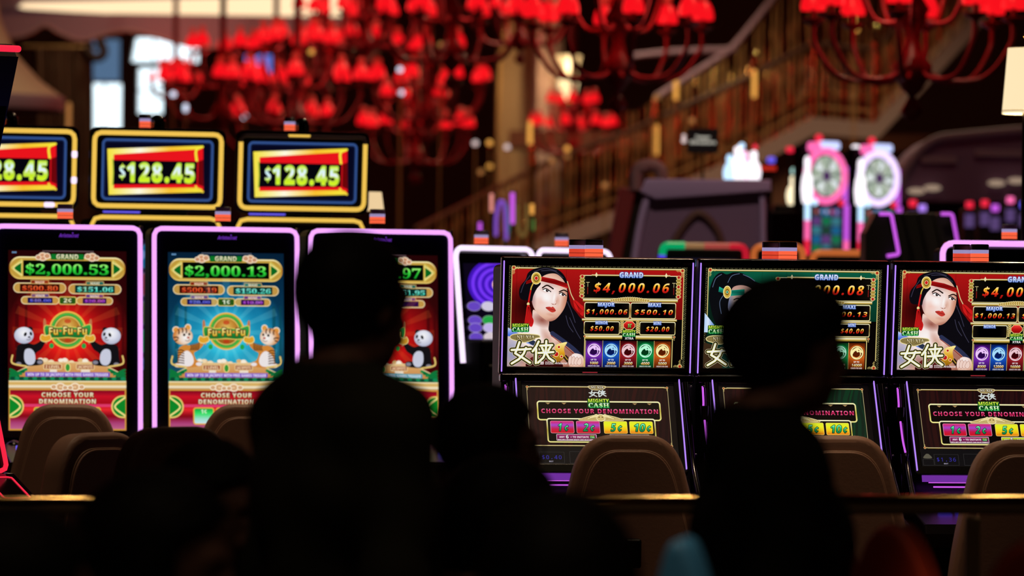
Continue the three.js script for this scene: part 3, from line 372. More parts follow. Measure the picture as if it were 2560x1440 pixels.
// far wall with real window openings
const ZW = 56, far = (px, py) => at(px, py, ZW);
const opens = [[214, 206, 302, 326], [343, 168, 406, 284], [326, 92, 496, 156], [228, 96, 299, 202]].map(([a, b, c, d]) => { const p = far(a, b), q = far(c, d); return { x0: p.x, y0: q.y, x1: q.x, y1: p.y }; });
{
  const s = poly([[X0, 0], [X1, 0], [X1, CEIL], [X0, CEIL]]);
  opens.forEach((o, i) => { const h = new THREE.Path(); h.moveTo(o.x0, o.y0); if (i === 2) { h.lineTo(o.x1, o.y0); h.lineTo(o.x1, o.y0 + (o.y1 - o.y0) * 0.6); h.quadraticCurveTo(o.x1 - 0.1, o.y1, (o.x0 + o.x1) / 2, o.y1); h.lineTo(o.x0 + 0.06, o.y1); } else { h.lineTo(o.x1, o.y0); h.lineTo(o.x1, o.y1); h.lineTo(o.x0, o.y1); } h.closePath(); s.holes.push(h); });
  struct('wall_back', extrude(s, 0.3).translate(0, 0, -ZW - 0.3), wallMat, 'dark brown far wall with window openings');
}
const paneGlass = new THREE.MeshPhysicalMaterial({ color: 0xffffff, roughness: 0.02, transmission: 1, thickness: 0, ior: 1.5 }), blueGlass = new THREE.MeshPhysicalMaterial({ color: lin(0.24, 0.30, 0.38), roughness: 0.02, transmission: 1, thickness: 0, ior: 1.5 });
opens.forEach((o, i) => {
  const g = new THREE.Group(); g.name = 'window_' + (i + 1); scene.add(g); g.userData = { kind: 'structure', label: ['tall bright window beside the curtain', 'narrow bright window', 'bright arched window over the door', 'blue tinted window'][i], category: 'window' }; g.position.set((o.x0 + o.x1) / 2, (o.y0 + o.y1) / 2, -ZW - 0.15);
  const w = o.x1 - o.x0, h = o.y1 - o.y0, nx = [2, 1, 3, 1][i], ny = [1, 2, 1, 1][i];
  for (let a = 0; a < nx; a++) for (let b = 0; b < ny; b++) part('pane', bx(w / nx - 0.012, h / ny - 0.012, 0.006, -w / 2 + w / nx * (a + 0.5), -h / 2 + h / ny * (b + 0.5), 0), i === 3 ? blueGlass : paneGlass, g);
  for (let a = 1; a < nx; a++) part('mullion', bx(0.022, h, 0.03, -w / 2 + w / nx * a, 0, 0), M.matte, g); for (let b = 1; b < ny; b++) part('mullion', bx(w, 0.018, 0.03, 0, -h / 2 + h / ny * b, 0), M.matte, g);
});
// recessed ceiling lamps above chairs, stools and rail; the wide hall ones are added fill
const warm = lin(1.0, 0.72, 0.45), lampDisc = glow(warm, 4), trimMat = std(0x8a7a68, 0.4, 0.6);
function downlight(x, z, k, angle, where, aim = [0, -7, 0]) {
  const t = thing('recessed_ceiling_lamp', 'round recessed ceiling lamp ' + where, 'lamp', [x, CEIL, z], 0, 'recessed ceiling lamps');
  part('trim_ring', lathe([[0.09, 0], [0.12, -0.004], [0.13, -0.012], [0.12, -0.02], [0.09, -0.016]]), trimMat, t); part('lamp_disc', moved(new THREE.CircleGeometry(0.09, 24), 0, -0.006, 0, Math.PI / 2), lampDisc, t);
  const l = new THREE.SpotLight(warm, k, 0, angle, 0.6); l.name = 'ceiling_lamp_light'; l.position.set(0, -0.03, 0); l.castShadow = true; l.shadow.radius = 4; l.target.position.set(...aim); t.add(l); t.add(l.target);
}
for (const [x, z, k, where] of [[-1.7, -12.6, 4, 'over the chair by the red trimmed machine'], [-1.75, -14.2, 3.5, 'over the chair before the panda machine'], [-0.85, -14.3, 2.5, 'over the tiger machine chair'], [0.5, -12.2, 5, 'over the first tan chairs'], [1.5, -12.0, 4, 'over the right hand chairs']]) downlight(x, z, k * DL, 0.2, where);
for (const [x, z, k, where] of [[3.4, -35.5, 6, 'added to light the staircase landing'], [1.2, -35.5, 6, 'added to light the lower stair flight'], [5.2, -35.5, 5, 'added to light the upper stair flight'], [1.1, -19.5, 8, 'added to light the mauve cabinet backs'], [-5.0, -46.0, 1.6, 'added to light the scalloped canopy'], [-3.2, -46.0, 1.4, 'added to light the middle of the canopy'], [-5.3, -48.95, 1.2, 'added to light the draped curtain'], [-4.4, -33.4, 3.6, 'added to light the tent roof'], [3.6, -26.5, 2.2, 'added to light the curved counter hood'], [1.0, -45, 7, 'added to light the gilded panel'], [-1.2, -3.2, 0.3, 'added to light the people from the left'], [1.6, -3.0, 0.2, 'added to light the people from the right']]) downlight(x, z, k * DL, 1.12, where);  // unseen wide lamps added to brighten the background and the people
for (const [x, z, k, where, a, aim] of [[1.42, -4.4, 12, 'aimed at the red stools', 0.052, [-0.5, -6.2, -2.8]], [-0.2, -3.8, 9, 'aimed at the teal stool', 0.03, [0.46, -6.1, -2.5]], [-0.52, -8.9, 0.9, 'aimed at the left end of the brass rail', 0.04, [-0.52, -6.07, 0.02]], [1.86, -9.3, 0.9, 'aimed at the middle of the brass rail', 0.04, [-1.48, -6.07, 0.28]], [3.1, -9.65, 1.0, 'aimed at the right end of the brass rail', 0.04, [-1.98, -6.07, 0.42]]]) downlight(x, z, k * DL, a, where, aim);

// ---------------------------------------------------------------- gaming machines
function towerLight(parent, x, y, z, r = 0.03, lens = M.red_lens) {                 // signal lamp on top of a machine
  const b = part('tower_light', [cyl(r * 0.95, r, 0.006, x, y + 0.003, z)], M.black, parent);
  part('red_lens', cyl(r, r, 0.026, x, y + 0.019, z), lens, b); part('divider', cyl(r * 1.01, r * 1.01, 0.0015, x, y + 0.0185, z), M.black, b); part('lilac_lens', cyl(r, r, 0.012, x, y + 0.0385, z), M.lilac_lens, b); part('smoked_lens', cyl(r, r, 0.016, x, y + 0.0525, z), M.smoke_lens, b); part('cap', cyl(r * 0.9, r * 1.02, 0.003, x, y + 0.062, z), M.black, b);
  return b;
}
const smallText = (t) => { const [c, g] = canvas(128, 40, 0, 0, 128, 40); g.fillStyle = '#0a0606'; g.fillRect(0, 0, 128, 40); g.strokeStyle = '#3c2c24'; g.lineWidth = 4; g.strokeRect(4, 4, 120, 32); words(g, t, 14, 114, 10, 30, '#4c3a30'); return std(0xffffff, 0.6, 0, { map: tex(c) }); };
const tex = (c) => { const t = new THREE.CanvasTexture(c); t.colorSpace = THREE.SRGBColorSpace; return t; };
const logoCanvas = (() => { const [c, g] = canvas(256, 72, 0, 0, 256, 72); g.fillStyle = '#000'; g.fillRect(0, 0, 256, 72); words(g, 'Aristocrat', 12, 244, 20, 62, '#fff', { skew: 0.25 }); oval(g, '#fff', 178, 12, 8, 8); return c; })();
const logoViolet = new THREE.MeshStandardMaterial({ color: 0, roughness: 0.4, emissive: lin(0.16, 0.03, 0.5), emissiveMap: tex(logoCanvas) }), logoDark = std(0x2a2a2c, 0.5, 0, { map: tex(logoCanvas) });

// --- dual-screen row in focus
const rowTurn = 6.5 * R, rowAt = at(1494, 720, 13.0), rowDir = V(Math.cos(rowTurn), 0, -Math.sin(rowTurn)), PITCH = 0.659;
const deckBlue = glow(lin(0.10, 0.06, 0.95), 0.9), cardBlue = glow(lin(0.22, 0.34, 0.75), 0.75);
function dualMachine(i, v, label) {
  const p = rowAt.clone().addScaledVector(rowDir, i * PITCH), t = thing('dual_screen_slot_machine', label, 'slot machine', [p.x, 0, p.z], rowTurn, 'dual screen machines in the front row');
  part('cabinet', [bx(0.60, 0.84, 0.46, 0, 0.42, -0.05, 0.015), bx(0.62, 0.90, 0.30, 0, 1.25, -0.23, 0.02), extrude(poly([[0.20, 0.80], [0.24, 0.88], [0.13, 1.0], [-0.09, 1.34], [-0.16, 1.34], [-0.16, 0.8]]), 0.54, 0.004).rotateY(-Math.PI / 2).translate(0.27, 0, 0)], M.black, t);
  part('base_plinth', bx(0.56, 0.06, 0.42, 0, 0.03, -0.05, 0.01), M.matte, t);
  // upper display leans forward at the top
  const up = group('upper_display', t, [0, 1.527, 0], 7 * R);
  part('bezel', ringPlate(0.643, 0.388, 0.006, 0.602, 0.343, 0.004, 0.03, 0.003).translate(0, 0, -0.03), M.bezel, up); part('housing', bx(0.63, 0.375, 0.08, 0, 0, -0.075, 0.01), M.black, up);
  part('screen', sheet(0.606, 0.346).translate(0, 0, -0.006), v.upper, up, v.green ? 'green screen with a woman in a green ribbon and jackpot amounts' : 'red screen with a woman in a red headband and jackpot amounts');
  for (const s of [-1, 1]) { part('led_strip', bx(0.0046, 0.372, 0.006, s * 0.3165, 0, 0.006, 0.002), M.violet_led, up, 'violet light strip'); part('number_plate', sheet(0.028, 0.010).translate(s * 0.296, 0.181, 0.0045), smallText(s < 0 ? v.left : v.right), up); }
  part('maker_logo', sheet(0.05, 0.013).translate(0, 0.181, 0.0045), logoDark, up); part('sensor_window', bx(0.05, 0.003, 0.002, -0.02, -0.186, 0.004), glow(lin(0.3, 0.02, 0.03), 1), up);
  panelLight(up, v.green ? 0x9ab08a : 0xc89a84, 0.16, 0.6, 0.34);
  // lower display tilts back
  const lo = group('lower_display', t, [0, 1.178, 0.105], -32 * R);
  part('bezel', ringPlate(0.556, 0.372, 0.01, 0.514, 0.318, 0.004, 0.02, 0.003).translate(0, 0, -0.02), M.bezel, lo); part('housing', bx(0.548, 0.362, 0.05, 0, 0, -0.048, 0.01), M.black, lo);
  part('screen', sheet(0.516, 0.320).translate(0, 0, -0.005), v.lower, lo, 'dark screen with coin value buttons');
  for (const s of [-1, 1]) part('led_strip', bx(0.0048, 0.352, 0.006, s * 0.2735, 0, 0.006, 0.002), M.violet_led, lo, 'violet light strip');
  panelLight(lo, 0xa070a0, 0.07, 0.5, 0.3);
  // button deck
  const dk = part('button_deck', [extrude(poly([[0.20, 0.915], [0.46, 0.865], [0.47, 0.84], [0.45, 0.80], [0.16, 0.80], [0.17, 0.99]]), 0.60, 0.006).rotateY(-Math.PI / 2).translate(0.30, 0, 0)], std(0x120c10, 0.28), t);
  part('lit_panel', moved(bx(0.52, 0.022, 0.004), 0, 1.006, 0.215, -20 * R), glow(lin(0.17, 0.03, 0.36), 0.9), dk, 'violet panel with LED light put in as glow'); part('led_strip', bx(0.20, 0.005, 0.006, -0.12, 0.978, 0.206, 0.002), M.magenta_led, dk, 'magenta light strip'); part('led_strip', bx(0.48, 0.003, 0.004, 0, 0.993, 0.224, 0.001), M.magenta_led, dk);  // LED light falling on the violet panel is put in as its own glow
  const dl = panelLight(t, 0xb030ff, 0.8, 0.4, 0.015, 0.232); dl.position.y = 0.985;
  part('card_display', moved(bx(0.13, 0.004, 0.05), 0.0, 0.950, 0.238, 60 * R), cardBlue, dk, 'small blue card display'); part('card_slot', bx(0.16, 0.075, 0.02, 0.0, 0.942, 0.218, 0.005), M.gloss, dk);
  for (let k = 0; k < 5; k++) part('play_button', moved(bx(0.045, 0.012, 0.03, 0, 0, 0, 0.004), -0.20 + k * 0.058, 0.912, 0.30, 11 * R), k < 2 ? deckBlue : M.dark_chrome, dk);
  // chrome side trims with violet light pipes
  for (const s of [-1, 1]) {
    const tr = part('side_trim', tube([[s * 0.292, 1.31, 0.03], [s * 0.296, 1.2, 0.09], [s * 0.30, 1.05, 0.17], [s * 0.305, 0.93, 0.30]], 0.012, 20, 8), M.dark_chrome, t);
    if (s < 0) { part('light_pipe', tube([[-0.310, 1.30, 0.05], [-0.311, 1.25, 0.075], [-0.312, 1.235, 0.08]], 0.0035, 8, 6), M.magenta_led, tr); part('light_pipe', tube([[-0.312, 1.19, 0.11], [-0.310, 1.13, 0.14], [-0.306, 1.09, 0.165]], 0.0035, 8, 6), M.magenta_led, tr); part('speaker', cyl(0.016, 0.016, 0.05, -0.311, 1.212, 0.09), M.dark_chrome, tr); part('bass_speaker', cyl(0.018, 0.014, 0.13, -0.309, 1.02, 0.16), M.dark_chrome, tr); }
    for (const [y, z] of [[1.30, 0.05], [1.08, 0.17], [0.98, 0.24]]) part('screw', ball(0.0035, s * 0.308, y, z + 0.012, 8), M.chrome, tr);
  }
  part('link_bar', bx(0.65, 0.03, 0.05, 0, 1.322, 0.0, 0.008), M.dark_chrome, t);
  towerLight(t, 0.0, 1.722, -0.10, 0.031); towerLight(t, -0.046, 1.722, -0.17, 0.0295, M.red_lens_dim);
}
const LOW = denominationScreen({ bet: '$0.40' }), LOWG = denominationScreen({ bet: '$0.88', green: true }), LOW3 = denominationScreen({ bet: '$1.36' });
dualMachine(0, { upper: jackpotScreen({ grand: '$4,000.06', major: '$1,000.06', maxi: '$500.10', minor: '$50.00', mini: '$20.00', tiles: ['1000', '2000', '3000', '4000', '5000'] }), lower: LOW, left: 'EE3301', right: '100929' }, 'dual screen slot machine showing a woman on red with a $50.00 minor prize');
dualMachine(1, { green: true, upper: jackpotScreen({ green: true, grand: '$4,000.08', major: '$1,000.08', maxi: '$500.13', minor: '$80.00', mini: '$40.00', tiles: ['2000', '4000', '6000', '10000', '14000'] }), lower: LOWG, left: 'EE3302', right: '100930' }, 'dual screen slot machine with the green picture, behind the person in profile');
dualMachine(2, { upper: jackpotScreen({ grand: '$4,000.13', major: '$1,000.13', maxi: '$500.23', minor: '', mini: '$40.00', penny: '', tiles: ['8000', '12000', '16000', '20000', '25000'] }), lower: LOW3, left: 'EE3303', right: '100931' }, 'rightmost dual screen slot machine showing a woman on red, cut by the frame');
// --- tall portrait machines with lilac light frames
const luckTurn = 15 * R, luckAt = at(567, 720, 15.5), luckDir = V(Math.cos(luckTurn), 0, -Math.sin(luckTurn)), LP = 0.632;
function portraitMachine(i, screen, label) {
  const p = luckAt.clone().addScaledVector(luckDir, i * LP), t = thing('portrait_slot_machine', label, 'slot machine', [p.x, 0, p.z], luckTurn, 'portrait machines with lilac light frames');
  part('cabinet', [bx(0.56, 0.90, 0.50, 0, 0.45, -0.02, 0.02), bx(0.56, 1.05, 0.22, 0, 1.32, -0.21, 0.03)], M.black, t);
  const d = group('main_display', t, [0, 1.425, 0], -4.4 * R);
  part('housing', bx(0.595, 0.855, 0.06, 0, 0, -0.05, 0.03), M.black, d); part('glass', bx(0.572, 0.832, 0.012, 0, 0, -0.014, 0.02), std(lin(0.004, 0.003, 0.012), 0.14), d);
  part('screen', sheet(0.466, 0.706).translate(0, -0.030, 0.0), screen, d, 'tall game screen'); part('light_frame', bent([[-0.288, -0.43, 0], [-0.288, 0.417, 0], [0.288, 0.417, 0], [0.288, -0.43, 0]], 0.0095, 0.035, 120), M.lilac_led, d, 'lilac light tube');
  part('maker_logo', sheet(0.085, 0.024).translate(0.004, 0.385, 0.0), logoViolet, d); panelLight(d, 0xd08ad0, 0.14, 0.5, 0.8, 0.02);
  const dk = part('button_deck', [extrude(poly([[0.06, 0.99], [0.16, 0.985], [0.40, 0.93], [0.41, 0.90], [0.36, 0.84], [0.06, 0.84]]), 0.54, 0.008).rotateY(-Math.PI / 2).translate(0.27, 0, 0)], std(0x1c1210, 0.25), t);
  for (const s of [-1, 1]) { for (let k = 0; k < 3; k++) part('key_light', moved(bx(0.055 + k * 0.004, 0.015, 0.012, 0, 0, 0, 0.004), s * 0.205, 0.986 - k * 0.0046, 0.25 + k * 0.02, 13 * R), M.blue_led, dk, 'blue lit key row'); part('chrome_lip', bx(0.2, 0.006, 0.01, s * 0.16, 0.926, 0.405, 0.003), M.chrome, dk); part('speaker_dome', ball(0.035, s * 0.225, 0.975, 0.14, 14), M.dark_chrome, dk); }
  towerLight(t, 0.0, 1.868, -0.10, 0.031);
  const side = part('side_rail', [bx(0.012, 0.86, 0.03, 0.296, 1.42, -0.06, 0.004)], M.dark_chrome, t); for (const y of [1.16, 1.22, 1.3]) part('screw', ball(0.004, 0.304, y, -0.042, 8), M.chrome, side);
}
portraitMachine(-1, luckScreen({ grand: '$2,000.53', major: '$500.80', maxi: '$151.06', minor: '$40.00', mini: '$20.00', denom: '2¢' }), 'portrait slot machine with pandas on red, grand prize reading $2,000.53');
portraitMachine(0, luckScreen({ blue: true, grand: '$2,000.13', major: '$500.19', maxi: '$150.26', minor: '$20.00', mini: '$10.00', denom: '1¢' }), 'portrait slot machine with tigers on a blue background');
portraitMachine(1, luckScreen({ third: true, grand: '$2,000.97', major: '$503.12', maxi: '$151.95', minor: '$20.00', mini: '', denom: '1¢' }), 'portrait slot machine with a panda on red, half hidden by the standing person');

// --- back row: amber light frames and jackpot meters on top
const backAt = at(388, 720, 16.75), backTurn = 15 * R, BP = 0.633; const PRIZE = prizeScreen(), dimArt = reelScreen(1);
function jackpotMachine(i, label) {
  const p = backAt.clone().add(V(Math.cos(backTurn), 0, -Math.sin(backTurn)).multiplyScalar(i * BP)), t = thing('jackpot_slot_machine', label, 'slot machine', [p.x, 0, p.z], backTurn, 'amber framed machines with jackpot meters');
  part('cabinet', [bx(0.57, 1.90, 0.26, 0, 0.95, -0.14, 0.02)], M.black, t); part('post', bx(0.30, 0.36, 0.06, 0, 2.05, -0.10, 0.01), M.black, t);
  const lo = group('main_display', t, [0, 1.46, 0.02], -3 * R); part('housing', bx(0.565, 0.90, 0.04, 0, 0, -0.03, 0.03), M.gloss, lo); part('light_frame', rectTube(0.552, 0.89, 0.009, 0.04, 0, 0.0), M.amber_led, lo, 'amber light tube'); part('screen', sheet(0.46, 0.74).translate(0, -0.02, -0.005), dimArt, lo);
  const hd = group('jackpot_meter', t, [0, 2.108, 0.03], 4 * R); part('housing', bx(0.575, 0.342, 0.07, 0, 0, -0.045, 0.03), M.black, hd); if (i < 1) part('light_frame', rectTube(0.548, 0.312, 0.0098, 0.035, 0, 0), M.amber_led, hd, 'amber light tube');
  else { part('light_frame', bent([[-0.274, 0.128, 0], [-0.274, -0.156, 0], [0.274, -0.156, 0], [0.274, 0.128, 0]], 0.0098, 0.035, 90), M.amber_led, hd, 'amber light tube'); part('unlit_tube', bent([[-0.274, 0.125, 0], [-0.274, 0.156, 0], [0.274, 0.156, 0], [0.274, 0.125, 0]], 0.0096, 0.03, 40), M.smoke_lens, hd, 'unlit upper tube'); part('light_segment', bx(0.10, 0.012, 0.014, -0.02, 0.158, 0.003, 0.005), M.amber_led, hd, 'short lit segment'); }
  if (i < 0) for (const [x, y] of [[0.274, 0.06], [0.274, -0.05], [0.17, -0.156]]) part('white_segment', x > 0.2 ? bx(0.024, 0.034, 0.022, x, y, 0.002, 0.01) : bx(0.05, 0.022, 0.022, x, y, 0.002, 0.01), M.white_led, hd, 'white chasing light'); part('screen', sheet(0.485, 0.268).translate(0, 0, -0.006), PRIZE, hd, 'meter reading $128.45'); part('rim', ringPlate(0.586, 0.352, 0.04, 0.566, 0.332, 0.035, 0.012, 0.003).translate(0, 0, -0.016), M.dark_chrome, hd);
  part('under_glow', bx(0.16, 0.008, 0.01, -0.15, -0.182, -0.01, 0.003), M.blue_led, hd); part('side_glow', bx(0.006, 0.26, 0.012, 0.293, 0, -0.03, 0.002), glow(lin(0.07, 0.03, 0.5), 1), hd);
  panelLight(hd, 0xe0a070, 0.15, 0.48, 0.26);
  towerLight(t, -0.045, 2.285, -0.04, 0.024); part('camera_dome', [cyl(0.034, 0.036, 0.03, 0.012, 2.30, -0.06), moved(new THREE.SphereGeometry(0.034, 20, 10, 0, 6.3, 0, 1.6), 0.012, 2.315, -0.06)], M.gloss, t); for (const k of [0, 1]) part('brass_stud', ball(0.006, -0.01, 2.295 + k * 0.014, -0.024, 8), M.brass, t);
}
jackpotMachine(-1, 'leftmost amber framed jackpot meter machine, partly cut by the frame'); jackpotMachine(0, 'amber framed jackpot meter machine in the middle of the back row'); jackpotMachine(1, 'amber framed jackpot meter machine nearest the red chandeliers');

// --- machines with white and lilac arches behind the front row
function archMachine(px, depth, turn, material, w, h, topY, screen, label) {
  const p = at(px, 720, depth), t = thing('arch_slot_machine', label, 'slot machine', [p.x, 0, p.z], turn, 'machines with light arches behind the front row'), yc = topY - h / 2;
  part('cabinet', [bx(w * 0.95, topY - h + 0.10, 0.44, 0, (topY - h + 0.10) / 2, -0.10, 0.02), bx(w * 0.95, h, 0.16, 0, yc - 0.02, -0.17, 0.02)], M.black, t);
  const d = group('main_display', t, [0, yc, 0], -6 * R); part('housing', bx(w, h + 0.02, 0.06, 0, 0, -0.05, 0.03), M.gloss, d); part('light_arch', bent([[-w / 2, -h / 2, 0], [-w / 2, h / 2, 0], [w / 2, h / 2, 0], [w / 2, -h / 2, 0]], 0.0115, 0.05, 110), material, d, 'bright light tube'); part('screen', sheet(w * 0.76, h * 0.82).translate(0, -h * 0.04, -0.014), screen, d); panelLight(d, 0xb090f0, 0.12, w * 0.7, h * 0.8, 0.02);
  const dk = part('button_deck', moved(bx(w * 0.9, 0.10, 0.26, 0, 0, 0, 0.02), 0, topY - h - 0.06, 0.16, 12 * R), M.black, t); for (const k of [0, 1]) part('key_light', ball(0.017, -w * 0.40 + k * 0.05, topY - h + 0.02, 0.10, 10), M.blue_led, dk, 'blue lit key');
  towerLight(t, -0.02, topY + 0.012, -0.08, 0.03);
}
const SWIRL = swirlScreen();
archMachine(1246, 16.6, 52 * R, M.white_led, 0.53, 0.485, 1.788, SWIRL, 'slot machine with a white light arch and violet swirl screen'); archMachine(1446, 17.15, 52 * R, M.white_led, 0.53, 0.485, 1.788, SWIRL, 'white arched slot machine mostly hidden behind the red picture machine');
archMachine(2548, 15.2, 8 * R, M.lilac_led, 0.60, 0.60, 1.815, SWIRL, 'lilac arched slot machine behind the rightmost dual screen machine');

// --- curved machine with red light edges at the left border
{
  const p = at(-252, 720, 12.9), t = thing('curved_slot_machine', 'tall curved slot machine with red light edges at the left border', 'slot machine', [p.x, 0, p.z], 28 * R);
  const side = [[0.30, 2.40], [0.26, 2.36], [0.06, 1.98], [-0.01, 1.72], [0.0, 1.45], [0.06, 1.22], [0.19, 1.00]];   // the screen's profile (z forward, y up)
  const prof = new THREE.CatmullRomCurve3(side.slice(1).map(([z, y]) => V(0, y, z))), N = 30, w = 0.62, pos = [], uv = [], idx = [];
  for (let k = 0; k <= N; k++) { const q = prof.getPoint(k / N); for (const s of [-1, 1]) { pos.push(s * w / 2, q.y, q.z); uv.push((s + 1) / 2, 1 - k / N); } if (k < N) idx.push(k * 2, k * 2 + 2, k * 2 + 1, k * 2 + 1, k * 2 + 2, k * 2 + 3); }
  const g = new THREE.BufferGeometry(); g.setAttribute('position', new THREE.Float32BufferAttribute(pos, 3)); g.setAttribute('uv', new THREE.Float32BufferAttribute(uv, 2)); g.setIndex(idx); g.computeVertexNormals();
  const [c, q] = canvas(256, 700, 0, 0, 256, 700); q.fillStyle = vgrad(q, 0, 700, '#020206', '#08063a', '#030308', '#010102'); q.fillRect(0, 0, 256, 700); for (let i = 0; i < 9; i++) oval(q, ['#5ac83a', '#2a8a30', '#8af060'][i % 3], 40 + i * 22, 110 + (i % 4) * 40, 14, 20); const cs = screenMaterial(c, 0.6);
  const outline = side.slice(1).map(([z, y]) => [z, y]), body = poly([...outline, [0.12, 0.94], [-0.26, 0.94], [-0.30, 1.6], [-0.12, 2.28], [0.22, 2.40]]);
  part('curved_body', extrude(body, w - 0.01, 0.003).rotateY(-Math.PI / 2).translate(w / 2 - 0.006, 0, -0.008), M.black, t); part('curved_screen', g, cs, t); part('base', bx(0.58, 0.94, 0.52, 0, 0.47, -0.02, 0.02), M.black, t);
  part('top_light', bx(w + 0.01, 0.022, 0.02, 0, 2.385, 0.27, 0.01), M.red_led, t, 'red light bar along the top'); part('light_edge', bent([[-w / 2, 1.42, 0.012], [-w / 2, 1.22, 0.07], [-w / 2, 1.0, 0.20], [w / 2, 1.0, 0.20], [w / 2, 1.22, 0.07], [w / 2, 1.42, 0.012]], 0.0085, 0.03, 90), M.red_led, t, 'red light edge');
  const dk = part('button_deck', [extrude(poly([[0.20, 0.985], [0.46, 0.90], [0.46, 0.86], [0.1, 0.84], [0.1, 0.985]]), 0.66, 0.006).rotateY(-Math.PI / 2).translate(0.33, 0, 0)], M.gloss, t);
  for (const [x0, x1] of [[-0.30, -0.02], [0.0, 0.20], [0.22, 0.31]]) part('light_outline', moved(rectTube(x1 - x0, 0.19, 0.0028, 0.012, 0, 0, 40), (x0 + x1) / 2, 0.952, 0.325, -Math.PI / 2 + 18 * R), M.red_led, dk, 'thin red outline'); part('cup_holder', moved(new THREE.TorusGeometry(0.03, 0.004, 8, 24), 0.16, 0.955, 0.34, -Math.PI / 2 + 18 * R), M.chrome, dk); part('arrow_mark', moved(bx(0.05, 0.006, 0.003), 0.14, 0.975, 0.27, -70 * R), M.white_glow, dk);
  const l = panelLight(t, 0xff2030, 0.1, 0.5, 0.1, 0.30); l.position.y = 1.05;
}
// --- coloured frames farther back
const rainbow = [lin(0.10, 0.06, 0.9), lin(0.0, 0.42, 0.14), lin(0.30, 0.15, 0.06), lin(0.42, 0.06, 0.05), lin(0.6, 0.01, 0.03)].map((q) => glow(q, 0.8));
function framedMachine(px0, px1, pyTop, depth, kind, label) {
  const a = at(px0, pyTop, depth), b = at(px1, pyTop, depth), w = b.x - a.x, y = (a.y + b.y) / 2, t = thing('framed_slot_machine', label, 'slot machine', [(a.x + b.x) / 2, 0, a.z], 4 * R, 'far machines with coloured light frames');
  part('cabinet', [bx(w * 0.96, y - 0.01, 0.30, 0, (y - 0.01) / 2, -0.18, 0.02)], M.black, t); part('screen', sheet(w * 0.8, 0.5).translate(0, y - 0.32, 0.0), kind === 'orange' ? stackArt : reelArt, t);
  const pts = [[-w / 2, y - 0.55, 0], [-w / 2, y, 0], [w / 2, y, 0], [w / 2, y - 0.55, 0]];
  if (kind === 'orange') part('light_frame', bent(pts, 0.017, 0.05, 80), M.orange_led, t, 'orange light tube');
  else { const q = (f) => -w / 2 + w * f; part('light_frame', bent([[q(0), y - 0.5, 0], [q(0), y - 0.05, 0]], 0.02, 0.01, 8), rainbow[0], t, 'blue light tube'); part('light_frame', bent([[q(0), y - 0.05, 0], [q(0.02), y, 0], [q(0.27), y, 0]], 0.02, 0.03, 16), rainbow[1], t, 'green light tube'); part('light_frame', bent([[q(0.27), y, 0], [q(0.5), y, 0]], 0.016, 0.01, 8), rainbow[2], t, 'amber light tube'); part('light_frame', bent([[q(0.5), y, 0], [q(0.8), y, 0]], 0.017, 0.01, 8), rainbow[3], t, 'orange light tube'); part('light_frame', bent([[q(0.8), y, 0], [q(1), y, 0], [q(1), y - 0.5, 0]], 0.018, 0.05, 24), rainbow[4], t, 'red light tube'); }
}
const stackArt = stackScreen(), reelArt = reelScreen(0);
framedMachine(1655, 1866, 614, 20.5, 'rainbow', 'slot machine with a rainbow light frame before the mauve cabinet'); framedMachine(1884, 2008, 616, 20.8, 'orange', 'orange framed slot machine beside the rainbow framed one'); framedMachine(2030, 2176, 632, 21, 'orange', 'orange framed slot machine in front of the left wheel machine'); framedMachine(2198, 2336, 632, 21.3, 'orange', 'orange framed slot machine under the violet edged cabinets');
